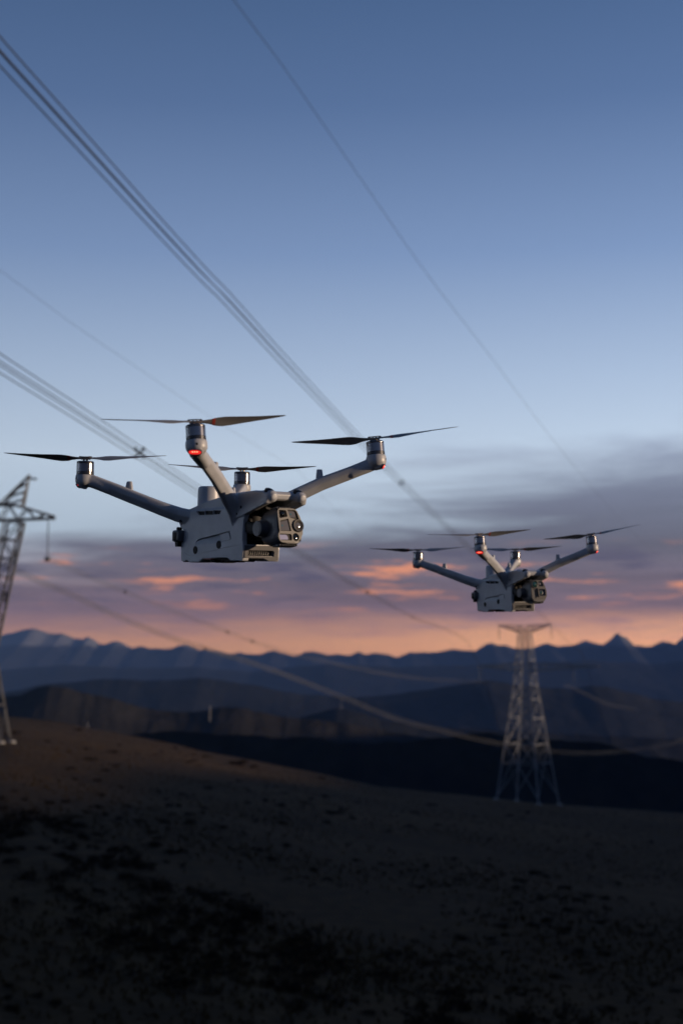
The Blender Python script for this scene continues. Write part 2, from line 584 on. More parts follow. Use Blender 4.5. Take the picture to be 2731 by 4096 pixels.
def build_shade_hill():
    """unseen hill added on the right to block the low sun from the slope"""
    verts, faces = [], []
    ys = np.linspace(-620, 1500, 130)
    ts = np.linspace(-1, 1, 41)
    for y in ys:
        xc = 330 + .20 * max(0, y) + 22 * fbm(y * .004, 2.2, 7.1, 3)
        env = min(1.0, (y + 620) / 460.0, (1500 - y) / 620.0)
        env = max(0.0, env) ** .7
        zt = -130 + (27 + 130 + 7 * fbm(y * .006, 9.1, 3.3, 5)) * env
        zt -= 19 * math.exp(-((y - 300) / 105.0) ** 2)          # dip shaped into the added hill so sun reaches the brow
        for t in ts:
            wd = 175 if t < 0 else 300
            a = abs(t)
            sh = .5 + .5 * math.cos(a * math.pi)
            z = -200 + (zt + 200) * sh + 4.5 * fbm(y * .02, t * 6, 1.7, 4) * math.sin(a * math.pi)
            verts.append((xc + t * wd, y, z + CAMZ))
    m = len(ts)
    for i in range(len(ys) - 1):
        for j in range(m - 1):
            faces.append((i * m + j, i * m + j + 1, (i + 1) * m + j + 1, (i + 1) * m + j))
    me = bpy.data.meshes.new('shade_hill')
    me.from_pydata(verts, [], faces)
    me.update()
    smooth(me, 180)
    tag(obj('shade_hill', me, dark_m), kind='structure')


build_shade_hill()

# the air: distant things fade to blue
HAZE_TOP = 360.0


def build_haze():
    bm = bmesh.new()
    bmesh.ops.create_cube(bm, size=1.0)
    z0, z1 = CAMZ - 421, CAMZ + HAZE_TOP
    for v in bm.verts:
        v.co = Vector((v.co.x * 30000, v.co.y * 30000, z0 + (v.co.z + .5) * (z1 - z0)))
    m = bpy.data.materials.new('pale_air')
    m.use_nodes = True
    t = m.node_tree
    t.nodes.clear()
    v = t.nodes.new('ShaderNodeVolumePrincipled')
    v.inputs['Color'].default_value = (.31, .54, 1.0, 1)
    v.inputs['Density'].default_value = 5.2e-5
    v.inputs['Anisotropy'].default_value = -.75
    o = t.nodes.new('ShaderNodeOutputMaterial')
    t.links.new(v.outputs[0], o.inputs['Volume'])
    tag(obj('haze', bm, m), kind='stuff')


build_haze()


# ------------------------------------------------------------------ the drone (built in millimetres, nose along +X)
MM = .001


def prism(bm, prof, y0, y1, axis='y'):
    """closed outline in (x, z) pushed from y0 to y1 (axis y), or in (y, z) along x, or in (x, y) along z"""
    def P(a, b, t):
        return {'y': (a, t, b), 'x': (t, a, b), 'z': (a, b, t)}[axis]
    v0 = [bm.verts.new(P(a, b, y0)) for a, b in prof]
    v1 = [bm.verts.new(P(a, b, y1)) for a, b in prof]
    n = len(prof)
    bm.faces.new(v0)
    bm.faces.new(v1[::-1])
    for i in range(n):
        j = (i + 1) % n
        bm.faces.new((v0[i], v1[i], v1[j], v0[j]))


def box(bm, x0, x1, y0, y1, z0, z1):
    prism(bm, [(x0, z0), (x1, z0), (x1, z1), (x0, z1)], y0, y1)


def lathe(bm, prof, n=32, mat=None, close=True):
    """profile of (radius, height) spun about Z, then moved by mat"""
    mat = mat or Matrix()
    rings = []
    for r, h in prof:
        rings.append([bm.verts.new(mat @ Vector((r * math.cos(2 * math.pi * i / n), r * math.sin(2 * math.pi * i / n), h))) for i in range(n)])
    for a, b in zip(rings, rings[1:]):
        for i in range(n):
            j = (i + 1) % n
            bm.faces.new((a[i], a[j], b[j], b[i]))
    if close:
        bm.faces.new(rings[0][::-1])
        bm.faces.new(rings[-1])


def sweep(bm, pts, secs, n=20, exp=3.0, up=Vector((0, 0, 1)), keel=0.0):
    """rounded-box tube along pts; secs = (width, height) for each"""
    pts = [Vector(p) for p in pts]
    rings = []
    for i, p in enumerate(pts):
        d = (pts[min(i + 1, len(pts) - 1)] - pts[max(i - 1, 0)]).normalized()
        s = d.cross(up).normalized()
        u = s.cross(d).normalized()
        wv, hv = secs[i]
        ring = []
        for k in range(n):
            a = 2 * math.pi * k / n
            c, q = math.cos(a), math.sin(a)
            rr = (abs(c) ** exp + abs(q) ** exp) ** (-1 / exp)
            kk = 1 - keel * max(0.0, -q * rr - .05) if keel else 1
            ring.append(bm.verts.new(p + s * (c * rr * wv / 2 * kk) + u * (q * rr * hv / 2)))
        rings.append(ring)
    for a, b in zip(rings, rings[1:]):
        for i in range(n):
            j = (i + 1) % n
            bm.faces.new((a[i], a[j], b[j], b[i]))
    bm.faces.new(rings[0][::-1])
    bm.faces.new(rings[-1])


def rounded(bm, x0, x1, y0, y1, z0, z1, r, seg=3, mat=None):
    t = bmesh.new()
    bmesh.ops.create_cube(t, size=1)
    for v in t.verts:
        v.co = Vector((x0 + (v.co.x + .5) * (x1 - x0), y0 + (v.co.y + .5) * (y1 - y0), z0 + (v.co.z + .5) * (z1 - z0)))
    bmesh.ops.bevel(t, geom=t.edges[:], offset=r, segments=seg, profile=.5, affect='EDGES')
    if mat:
        bmesh.ops.transform(t, matrix=mat, verts=t.verts)
    me = bpy.data.meshes.new('tmp')
    t.to_mesh(me)
    t.free()
    bm.from_mesh(me)
    bpy.data.meshes.remove(me)


def finish(bm, ang=40, sc=MM):
    bmesh.ops.recalc_face_normals(bm, faces=bm.faces)
    bmesh.ops.scale(bm, vec=(sc, sc, sc), verts=bm.verts)
    me = bpy.data.meshes.new('m')
    bm.to_mesh(me)
    bm.free()
    smooth(me, ang)
    return me


def mpart(name, bm, mat, parent, ang=40):
    me = finish(bm, ang)
    me.name = name
    return obj(name, me, mat, parent)


def shared(name, me, mat, parent, mw):
    o = obj(name, me, mat, parent)
    o.matrix_local = mw
    return o


FM = Vector((194, 181, 32.5))        # front rotor, rear rotor: hub height
RM = Vector((-194, 168.5, 0))


def motor_frame(k):
    """frames of the four rotors: origin at the hub, Z along the axle"""
    front, side = k
    p = FM.copy() if front else RM.copy()
    p.y *= side
    tilt = Matrix.Rotation(rad(-8), 4, 'Y') if front else Matrix.Rotation(rad(0), 4, 'Y')
    return Matrix.Translation(p) @ tilt


ROTORS = [(1, -1), (1, 1), (0, -1), (0, 1)]


def arm_path(front, side):
    if front:
        pts = [(199, -184, -9), (189, -173, -14.5), (170, -147, -28), (140, -108, -47), (113, -73, -68.5), (99, -54, -82), (90, -37.5, -94), (86, -30.5, -107), (84, -25, -122)]
        sec = [(20, 22), (21, 22), (21, 22), (22, 23), (24, 24), (26, 27), (24, 32), (22, 30), (20, 22)]
    else:
        pts = [(-197, -171, -38), (-183, -157.5, -42), (-160, -134, -54), (-139, -113, -65.5), (-112, -86, -80), (-95, -66, -90), (-78, -42, -100), (-50, -24, -106)]
        sec = [(20, 22), (22, 23), (22, 23.5), (22, 24), (23, 24), (25, 25), (27, 27), (24, 26)]
    return [(x, y * -side, z) for x, y, z in pts], sec


def build_shell():
    bm = bmesh.new()
    # main side outline
    side = [(-79, -157), (-77, -181), (-69, -184), (-59.5, -180.5), (-50, -184.5), (-17, -184.5), (-6, -178), (71, -176.5), (81, -181.5), (117, -181.5),
            (119, -160), (117, -146), (118, -116), (124, -104), (118, -92), (60, -92), (-30, -94), (-60, -95), (-88, -91), (-93, -104), (-82, -121), (-73, -127)]
    prism(bm, side, -37.5, 37.5)
    # hump over the vents, roof
    hump = [(-72, -100), (-66, -92), (-42, -87), (-14, -81), (30, -74), (60, -70), (100, -66.5), (150, -65), (176, -67), (183, -72), (181, -80), (150, -93), (124, -104), (70, -101), (60, -94.5), (-20, -93.5)]
    prism(bm, hump, -35.5, 35.5)
    # cheeks run forward under the roof to the two horns
    for s in (-1, 1):
        prism(bm, [(84, -70), (150, -66), (180, -69), (191, -78), (188, -87.5), (152, -97), (126, -104), (100, -110), (84, -110)], s * 30, s * 40)
        sweep(bm, [(120, s * 29, -77), (150, s * 29, -76.5), (176, s * 29, -76), (191, s * 29, -76.5), (196, s * 29, -77)],
              [(18, 20), (21, 22), (22, 22), (19, 19), (10, 10)], exp=2.2)
    # round tower at the back of the roof
    lathe(bm, [(21, -110), (20.5, -84), (20, -58), (19, -50.5), (15, -48.5)], 40, Matrix.Translation((-47, 0, 0)))
    sweep(bm, [(-35, 0, -88), (-15, 0, -84), (10, 0, -82)], [(44, 20), (40, 20), (30, 16)])
    # rear lower block
    box(bm, -84, -60, -30, 30, -170, -105)
    for f, s in ROTORS:
        pts, sec = arm_path(f, s)
        sweep(bm, pts, sec, n=40, exp=6, keel=.72)
        mf = motor_frame((f, s))
        # motor cup: straight collar, rounded below
        lathe(bm, [(16.4, -29.5), (17.2, -33), (17.4, -40), (16.6, -44), (13.5, -48.5), (8, -51)], 36, mf)
        # lamp chin on the outer underside
        rdir = Vector((1 if f else -1, s, 0)).normalized()
        base = mf @ Vector((0, 0, -46)) + rdir * 5
        sweep(bm, [base + rdir * 7.5 + Vector((0, 0, 3)), base + rdir * 1 + Vector((0, 0, -4)), base - rdir * 6 + Vector((0, 0, -6.5)), base - rdir * 10 + Vector((0, 0, -2))],
              [(20, 6), (22, 9), (15, 7), (12, 4)], exp=2.4)
        # arm shoulder blending into the cup
        sweep(bm, [mf @ Vector((0, 0, -38)), Vector(pts[1]), Vector(pts[2])], [(30, 22), (25, 23), (21, 21)], exp=2.6)
    me = finish(bm, 180)
    tmp = bpy.data.objects.new('tmp_shell', me)
    COL.objects.link(tmp)
    rm = tmp.modifiers.new('r', 'REMESH')
    rm.mode = 'VOXEL'
    rm.voxel_size = .00125
    sm = tmp.modifiers.new('s', 'SMOOTH')
    sm.factor = .5
    sm.iterations = 10
    # cut-outs
    cb = bmesh.new()
    box(cb, 62, 140, -29, 29, -154, -88)                       # gimbal bay
    prism(cb, [(60, -78.5), (168, -77.5), (176, -82), (178, -120), (60, -120)], -19.5, 19.5)        # hollow under the roof
    prism(cb, [(100, -82), (150, -82), (178, -120), (100, -150)], -29, 29)
    prism(cb, [(-27, -190), (-25, -176.8), (3, -176.8), (14, -182.5), (16, -190)], 30, 150, 'x')  # gap between the front feet
    box(cb, -100, 140, -16, 16, -190, -179)
    me_bm = bmesh.new()
    for s in (-1, 1):
        yo, yi = s * 60, s * 33.5
        for a, b in ((-28.5, -2.0), (-1.3, 25.2), (25.9, 51.5)):  # three vents
            prism(cb, [(a + (9 if a < -20 else 0), -101.8), (b - (5 if b > 40 else 0), -102), (b, -95.6), (a, -94.6)], min(yo, yi), max(yo, yi))
        # hand groove: deep along its top edge, running out below
        o = [(-27, -147.5), (-20, -143.5), (46, -135), (79, -130.5), (83, -145.5), (52, -150), (-8, -153.5), (-30, -154)]
        dep = [36.6, 31.5, 31.5, 34.5, 36.2, 37.2, 37.6, 37.4]
        v0 = [cb.verts.new((x, s * 60, z)) for x, z in o]
        v1 = [cb.verts.new((x, s * d, z)) for (x, z), d in zip(o, dep)]
        c0 = cb.faces.new(v0)
        cb.faces.new(v1[::-1])
        for i in range(8):
            j = (i + 1) % 8
            cb.faces.new((v0[i], v1[i], v1[j], v0[j]))
        # panel seam
        seam = [(118.5, -153.2), (60, -160), (-38, -172.2), (-46, -172.6), (-52, -171), (-79, -162.5)]
        for (xa, za), (xb, zb) in zip(seam, seam[1:]):
            prism(cb, [(xa, za + .55), (xb, zb + .55), (xb, zb - .55), (xa, za - .55)], min(s * 36.7, s * 45), max(s * 36.7, s * 45))
    # grille recess on the front
    prism(cb, [(-26, -163.5), (24, -163.5), (26, -166), (25, -173), (-27, -173.5), (-29, -171)], 111, 130, 'x')
    cme = finish(cb, 180)
    cut = bpy.data.objects.new('tmp_cut', cme)
    COL.objects.link(cut)
    bo = tmp.modifiers.new('b', 'BOOLEAN')
    bo.operation = 'DIFFERENCE'
    bo.solver = 'EXACT'
    bo.use_self = True
    bo.object = cut
    dg = bpy.context.evaluated_depsgraph_get()
    res = bpy.data.meshes.new_from_object(tmp.evaluated_get(dg))
    for o in (tmp, cut):
        d = o.data
        bpy.data.objects.remove(o)
        bpy.data.meshes.remove(d)
    return res


def split_shell(me):
    """body and four arms as meshes of their own"""
    nv = len(me.vertices)
    co = np.empty(nv * 3)
    me.vertices.foreach_get('co', co)
    co = co.reshape(-1, 3) * 1000
    out = {}
    polys = [tuple(p.vertices) for p in me.polygons]
    key = []
    for p in polys:
        c = co[list(p)].mean(axis=0)
        front = c[0] > 30
        ax = abs(c[1])
        if front and (ax > 62 or (ax > 42.5 and (c[0] - 85) * .2 + ax > 43.5 and c[2] > -94)):
            key.append((1, 1 if c[1] > 0 else -1))
        elif not front and ax > 52 + 0 * c[2] and c[0] < -70:
            key.append((0, 1 if c[1] > 0 else -1))
        else:
            key.append('body')
    for k in set(key):
        idx = {}
        vs, fs = [], []
        for p, kk in zip(polys, key):
            if kk != k:
                continue
            f = []
            for v in p:
                if v not in idx:
                    idx[v] = len(vs)
                    vs.append(tuple(co[v] * MM))
                f.append(idx[v])
            fs.append(f)
        m = bpy.data.meshes.new('arm' if k != 'body' else 'body_shell')
        m.from_pydata(vs, [], fs)
        m.update()
        smooth(m, 32)
        out[k] = m
    return out


def blade_mesh(sgn):
    """one twisted, tapering propeller blade along +X"""
    st = [(7, 7, 12, 3.0), (14, 9, 16, 3.0), (24, 13, 24, 2.4), (34, 20, 27, 2.2), (44, 24, 25, 2.0), (56, 24.5, 21, 1.8), (75, 21.5, 16.5, 1.6), (98, 17, 13, 1.3), (120, 12.5, 10, 1.1), (134, 8.5, 8.5, .9), (141, 5, 7.5, .8), (144, 1.5, 7, .6)]
    bm = bmesh.new()
    rings = []
    for r, ch, tw, th in st:
        ring = []
        q = 12
        for i in range(q):
            a = 2 * math.pi * i / q
            cx = math.cos(a) * ch / 2
            cz = math.sin(a) * th / 2 + (1 - (2 * cx / ch) ** 2) * ch * .05
            off = -ch * .12 + (r / 144) ** 2 * 3
            ya, za = (cx + off) * sgn, cz
            t = rad(tw) * sgn
            ring.append(bm.verts.new((r, ya * math.cos(t) - za * math.sin(t), ya * math.sin(t) + za * math.cos(t) + r * .035 + (r / 144) ** 3 * 2)))
        rings.append(ring)
    for a, b in zip(rings, rings[1:]):
        for i in range(len(a)):
            j = (i + 1) % len(a)
            bm.faces.new((a[i], a[j], b[j], b[i]))
    bm.faces.new(rings[0][::-1])
    bm.faces.new(rings[-1])
    return finish(bm, 50)


def band_mesh(sgn):
    """narrow painted sleeve near the blade root"""
    bm = bmesh.new()
    rings = []
    for r, ch, tw, th in ((27, 15.6, 25, 2.8), (32, 19.2, 27, 2.7)):
        ring = []
        for i in range(12):
            a = 2 * math.pi * i / 12
            cx = math.cos(a) * ch / 2
            cz = math.sin(a) * th / 2 + (1 - (2 * cx / ch) ** 2) * ch * .05
            off = -ch * .12 + (r / 144) ** 2 * 3
            ya, za = (cx + off) * sgn, cz
            t = rad(tw) * sgn
            ring.append(bm.verts.new((r, ya * math.cos(t) - za * math.sin(t), ya * math.sin(t) + za * math.cos(t) + r * .035)))
        rings.append(ring)
    a, b = rings
    for i in range(12):
        j = (i + 1) % 12
        bm.faces.new((a[i], a[j], b[j], b[i]))
    bm.faces.new(a[::-1])
    bm.faces.new(b)
    return finish(bm, 50)


def hub_mesh():
    bm = bmesh.new()
    lathe(bm, [(2.0, -5.5), (2.0, 2.2)], 12, Matrix.Translation((2.6, 0, 0)))
    lathe(bm, [(2.0, -5.5), (2.0, 2.2)], 12, Matrix.Translation((-2.6, 0, 0)))
    # flat ring clip on top
    n, m = 40, 8
    rows = []
    for i in range(n):
        a = 2 * math.pi * i / n
        ring = []
        for k in range(m):
            b = 2 * math.pi * k / m
            rr = 1 + (1.3 * math.cos(b)) / 8.2
            ring.append(bm.verts.new((10.2 * rr * math.cos(a), 7.0 * rr * math.sin(a), 2.6 + .9 * math.sin(b) + .5 * math.cos(2 * a))))
        rows.append(ring)
    for i in range(n):
        for k in range(m):
            a, b = rows[i], rows[(i + 1) % n]
            bm.faces.new((a[k], b[k], b[(k + 1) % m], a[(k + 1) % m]))
    rounded(bm, -9, 9, -3.6, 3.6, -2.2, 1.2, 1.0, 2)
    return finish(bm, 40)


SPIN = {(1, -1): 14, (1, 1): -6, (0, -1): 3, (0, 1): 2}   # blade bearing against the picture plane, degrees


def make_drone(yaw_deg):
    root = empty('camera_drone')
    meshes = split_shell(build_shell())
    body = obj('body', meshes['body'], M['shell'], root)
    arms = {}
    for k in ROTORS:
        arms[k] = obj('arm', meshes[k], M['shell'], root)
    bvh = BVHTree.FromPolygons([tuple(v.co * 1000) for v in meshes['body'].vertices], [tuple(p.vertices) for p in meshes['body'].polygons])
    armb = {k: BVHTree.FromPolygons([tuple(v.co * 1000) for v in meshes[k].vertices], [tuple(p.vertices) for p in meshes[k].polygons]) for k in ROTORS}

    # motors and propellers
    cb = bmesh.new()
    lathe(cb, [(4, -5), (13.6, -5.2), (15.1, -6.2), (15.4, -7.0), (14.9, -7.1), (14.9, -8.0), (15.4, -8.1), (15.4, -8.7), (15.0, -9.4), (15.5, -9.8), (15.5, -24.2), (15.0, -24.6), (15.0, -29.6)], 48)
    can = finish(cb, 30)
    rings = []
    for zc, rr, hh in ((-7.6, 15.05, .75), (-9.2, 15.1, .45), (-25.2, 15.5, .6), (-27.0, 15.6, .6), (-28.8, 15.6, .6)):
        b = bmesh.new()
        lathe(b, [(rr - .6, zc - hh), (rr, zc - hh), (rr + .1, zc), (rr, zc + hh), (rr - .6, zc + hh)], 48)
        rings.append(finish(b, 30))
    hub = hub_mesh()
    blades = {s: blade_mesh(s) for s in (-1, 1)}
    bands = {s: band_mesh(s) for s in (-1, 1)}
    for k in ROTORS:
        mf = motor_frame(k)
        mfs = Matrix.Translation(mf.translation * MM) @ mf.to_3x3().to_4x4()
        mo = shared('motor', can, M['can'], root, mfs)
        for r in rings:
            obj('motor_ring', r, M['rubber'], mo)
        spin = 1 if (k[0] == 1) == (k[1] == 1) else -1
        ang = SPIN[k] - yaw_deg
        pr = shared('propeller', hub, M['bronze'], root, mfs @ Matrix.Rotation(rad(ang), 4, 'Z'))
        for j in (0, 1):
            shared('blade', blades[spin], M['blade'], pr, Matrix.Rotation(math.pi * j, 4, 'Z'))
        redside = 0 if k != (0, -1) else 1
        shared('red_band', bands[spin], M['redmark'], pr, Matrix.Rotation(math.pi * redside, 4, 'Z'))
        # status lamp under the cup
        f, s = k
        rdir = Vector((1 if f else -1, s, 0)).normalized()
        tang = Vector((-rdir.y, rdir.x, 0))
        base = mf @ Vector((0, 0, -46)) + rdir * 5
        nrm = (rdir * .86 + Vector((0, 0, -.52))).normalized()
        org = base + rdir * 5 - Vector((0, 0, 2))
        hit = armb[k].ray_cast(org + nrm * 30, -nrm)
        pos = hit[0] if hit[0] is not None else org
        up2 = nrm.cross(tang).normalized()
        rot = Matrix((tang, up2, nrm)).transposed().to_4x4()
        lw = Matrix.Translation(pos) @ rot
        b = bmesh.new()
        n = 28
        for sx, sy, z in ((9.6, 3.6, .2),):
            ring0, ring1, ring2 = [], [], []
            for i in range(n):
                a = 2 * math.pi * i / n
                c, q = math.cos(a), math.sin(a)
                e = (abs(c) ** 3 + abs(q) ** 3) ** (-1 / 3)
                ring0.append(b.verts.new(lw @ Vector((c * e * sx, q * e * sy, -2.5))))
                ring1.append(b.verts.new(lw @ Vector((c * e * sx, q * e * sy, .5))))
                ring2.append(b.verts.new(lw @ Vector((c * e * sx * .8, q * e * sy * .7, 1.0))))
            for ra, rb in ((ring0, ring1), (ring1, ring2)):
                for i in range(n):
                    j = (i + 1) % n
                    b.faces.new((ra[i], ra[j], rb[j], rb[i]))
            b.faces.new(ring2)
        lamp = mpart('status_light', b, M['led'], arms[k])
        for dx in (-3.6, 0, 3.6):
            b = bmesh.new()
            rounded(b, -1.2, 1.2, -.6, .6, .6, 1.5, .3, 1, lw @ Matrix.Translation((dx, 1.0, 0)))
            mpart('diode', b, M['ledhot'], arms[k])
        b = bmesh.new()
        # dark rim round the lamp
        ring = []
        for i in range(n):
            a = 2 * math.pi * i / n
            c, q = math.cos(a), math.sin(a)
            e = (abs(c) ** 3 + abs(q) ** 3) ** (-1 / 3)
            row = []
            for kx, z in ((1.0, -2), (1.0, .7), (1.11, .7), (1.14, -2)):
                row.append(b.verts.new(lw @ Vector((c * e * 9.8 * kx, q * e * (3.8 + (kx - 1) * 9), z))))
            ring.append(row)
        for i in range(n):
            j = (i + 1) % n
            for q in range(3):
                b.faces.new((ring[i][q], ring[j][q], ring[j][q + 1], ring[i][q + 1]))
        mpart('lamp_rim', b, M['dark'], arms[k])
        # screw hole in the cup
        o0 = mf @ Vector((0, 0, -36.5))
        dr = (rdir * .9 + tang * (.25 if f else .9) * (1 if s < 0 else -1)).normalized()
        hit = armb[k].ray_cast(o0 + dr * 40, -dr)
        if hit[0] is not None:
            b = bmesh.new()
            lathe(b, [(1.9, -.8), (1.9, .12), (1.2, .2), (.1, .22)], 14, Matrix.Translation(hit[0]) @ dr.to_track_quat('Z', 'Y').to_matrix().to_4x4())
            mpart('screw_hole', b, M['black'], arms[k])
        # antenna fin standing on the arm
        pts, sec = arm_path(f, s)
        if f:
            fb = Vector((138, -106 * -s, -50))
            axis_d = (Vector(pts[3]) - Vector(pts[4])).normalized()
            hgt = 28
        else:
            fb = Vector((-137, -111 * -s, -61))
            axis_d = (Vector(pts[2]) - Vector(pts[3])).normalized()
            hgt = 20
        fl = Vector((axis_d.x, axis_d.y, 0)).normalized()
        sd_ = Vector((-fl.y, fl.x, 0))
        b = bmesh.new()
        lv = []
        for h, wl, ws, sh in ((-6, 7.5, 4.6, 0), (hgt * .5, 6.4, 4.2, -.3), (hgt - 1.5, 5.0, 3.6, -.6), (hgt, 3.8, 2.6, -.7)):
            row = []
            for i in range(16):
                a = 2 * math.pi * i / 16
                c, q = math.cos(a), math.sin(a)
                e = (abs(c) ** 4 + abs(q) ** 4) ** (-1 / 4)
                row.append(b.verts.new(fb + fl * (c * e * wl + sh) + sd_ * (q * e * ws) + Vector((0, 0, h))))
            lv.append(row)
        for a_, c_ in zip(lv, lv[1:]):
            for i in range(16):
                j = (i + 1) % 16
                b.faces.new((a_[i], a_[j], c_[j], c_[i]))
        b.faces.new(lv[-1])
        b.faces.new(lv[0][::-1])
        mpart('antenna_fin', b, M['shell'], arms[k])
        # thin joint ring near the root
        j = 5
        p0, p1 = Vector(pts[j]), Vector(pts[j - 1])

    # screw holes on the shoulders
    for s in (-1, 1):
        for x, z, r in ((70, -86, 2.6), (115, -92, 2.7), (79, -98.4, 2.0), (103, -103, 2.0), (86, -107.5, 2.0), (-69, -111, 2.6), (-75, -116, 1.8), (-84, -111, 1.8)):
            d = Vector((0, s, 0))
            hits = [h for h in [bb.ray_cast(Vector((x, s * 120, z)), -d) for bb in (bvh, armb[(1, s)], armb[(0, s)])] if h[0] is not None]
            if not hits:
                continue
            hit = max(hits, key=lambda h: h[0].y * s)
            nrm = hit[1] if hit[1].dot(d) > 0 else -hit[1]
            b = bmesh.new()
            lathe(b, [(r, -1.2), (r, .12), (r * .7, .2), (r * .1, .22)], 14, Matrix.Translation(hit[0]) @ nrm.to_track_quat('Z', 'Y').to_matrix().to_4x4())
            mpart('screw_hole', b, M['black'], body)
        # two round vision sensors low on the flank
        for x, z in ((45.2, -153.9), (-29.3, -162.6)):
            hit = bvh.ray_cast(Vector((x, s * 120, z)), Vector((0, -s, 0)))
            y = hit[0].y if hit[0] else s * 37.5
            mt = Matrix.Translation((x, y, z)) @ Matrix.Rotation(rad(-90 * s), 4, 'X')
            b = bmesh.new()
            lathe(b, [(6.9, -4), (6.9, .6), (6.2, .9), (5.4, .8), (5.0, .4)], 28, mt)
            ring = mpart('sensor_ring', b, M['black'], body)
            b = bmesh.new()
            lathe(b, [(5.1, 0), (4.9, .5), (3.4, .8), (.2, .9)], 24, mt)
            mpart('sensor_lens', b, M['black'], ring)
        # battery release pad in the groove
        b = bmesh.new()
        prism(b, [(46.5, -136.2), (68, -133), (74.5, -134.5), (80, -142), (79.5, -144.6), (76, -145.6), (52, -148.4), (47, -148.6)], min(s * 28, s * 36.7), max(s * 28, s * 36.7))
        bmesh.ops.bevel(b, geom=[e for e in b.edges if abs(abs(e.verts[0].co.y) - 36.7) < .1 and abs(abs(e.verts[1].co.y) - 36.7) < .1], offset=.8, segments=2, affect='EDGES')
        mpart('release_button', b, M['shell'], body)
        # rear corner sensor pod
        b = bmesh.new()
        rounded(b, -92, -68, min(s * 30, s * 49), max(s * 30, s * 49), -148, -127, 4.0, 3)
        pod = mpart('rear_sensor_pod', b, M['dark'], root)
        b = bmesh.new()
        rounded(b, -88, -74, min(s * 40, s * 49.8), max(s * 40, s * 49.8), -145, -130.5, 1.6, 2)
        mpart('sensor_window', b, M['black'], pod)
        b = bmesh.new()
        prism(b, [(-87, -147), (-76, -147), (-77.5, -156.5), (-85, -156.5)], min(s * 35, s * 45), max(s * 35, s * 45))
        mpart('latch', b, M['black'], pod)
        b = bmesh.new()
        lathe(b, [(2.8, 0), (3.1, 1), (3.1, 8), (2.6, 9)], 16, Matrix.Translation((-83, s * 34, -124.5)) @ Matrix.Rotation(rad(-90 * s), 4, 'X'))
        mpart('knob', b, M['black'], pod)
        # fisheye on each horn of the roof
        mt = Matrix.Translation((182, s * 29, -67.6)) @ Matrix.Rotation(rad(38), 4, 'Y')
        b = bmesh.new()
        lathe(b, [(9.0, -5), (9.0, .3), (8.2, 1.2), (6.8, 1.3), (6.0, .6)], 28, mt)
        ring = mpart('sensor_ring', b, M['black'], body)
        b = bmesh.new()
        lathe(b, [(6.3, -2), (6.0, 1.0), (5.0, 2.4), (3.2, 3.5), (1.0, 4.0)], 24, mt)
        mpart('fisheye_lens', b, M['glass'], ring)
        # dark vents behind the slots
        b = bmesh.new()
        box(b, -30, 53, min(s * 33.2, s * 34.2), max(s * 33.2, s * 34.2), -102.5, -93)
        mpart('vent_screen', b, M['black'], body)
    # small dome on the roof
    b = bmesh.new()
    lathe(b, [(13, -3), (12.5, 0), (10.5, 1.8), (6, 2.8), (1.5, 3.1)], 28, Matrix.Translation((108, 0, -65.4)))
    mpart('roof_dome', b, M['shell'], body)
    # bay lining
    b = bmesh.new()
    box(b, 62.4, 63.2, -28.6, 28.6, -153.6, -82)
    box(b, 63.5, 112, -28.6, -28.0, -153.6, -105)
    box(b, 63.5, 112, 28.0, 28.6, -153.6, -105)
    mpart('bay_lining', b, M['black'], body)
    # added plate round the grille, darkened to stand in for shade on the front
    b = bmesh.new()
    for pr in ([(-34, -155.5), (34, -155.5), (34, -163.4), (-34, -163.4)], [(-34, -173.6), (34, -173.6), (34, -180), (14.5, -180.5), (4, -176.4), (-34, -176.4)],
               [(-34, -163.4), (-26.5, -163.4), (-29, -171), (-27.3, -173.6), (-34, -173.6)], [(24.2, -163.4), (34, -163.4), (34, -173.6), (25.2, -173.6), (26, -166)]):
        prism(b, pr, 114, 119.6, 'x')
    mpart('front_shade_plate', b, M['panel'], body)
    # grille ribs
    b = bmesh.new()
    box(b, 110.9, 111.5, -27, 25, -173, -164)
    grille = mpart('front_grille', b, M['black'], body)
    rb = bmesh.new()
    for i in range(5):
        pass
    sweep(rb, [(111.6, 1.2, -164.2), (112.6, .9, -167), (113.2, 0, -170), (113.0, -1.6, -172.6)], [(1.2, 2.0)] * 4, n=8, exp=4, up=Vector((1, 0, 0)))
    rib = finish(rb, 50)
    for i in range(11):
        o = obj('grille_rib', rib, M['dark'], grille)
        o.location.y = (-23.5 + i * 4.45) * MM
    # underside tray
    b = bmesh.new()
    prism(b, [(-10, -177.2), (66, -176), (70, -179.5), (62, -182.5), (45, -182.5), (38, -179.4), (33, -183.5), (28, -179.6), (14, -179.2), (6, -184), (-2, -179.4), (-10, -179.4)], -24, 24)
    mpart('underside_tray', b, M['black'], body)
    b = bmesh.new()
    box(b, -2, 22, -36.8, -30, -178.6, -177.4)
    mpart('red_strip', b, M['redmark'], body)
    return root


HEAD_C = Vector((158, 0, -128.5))


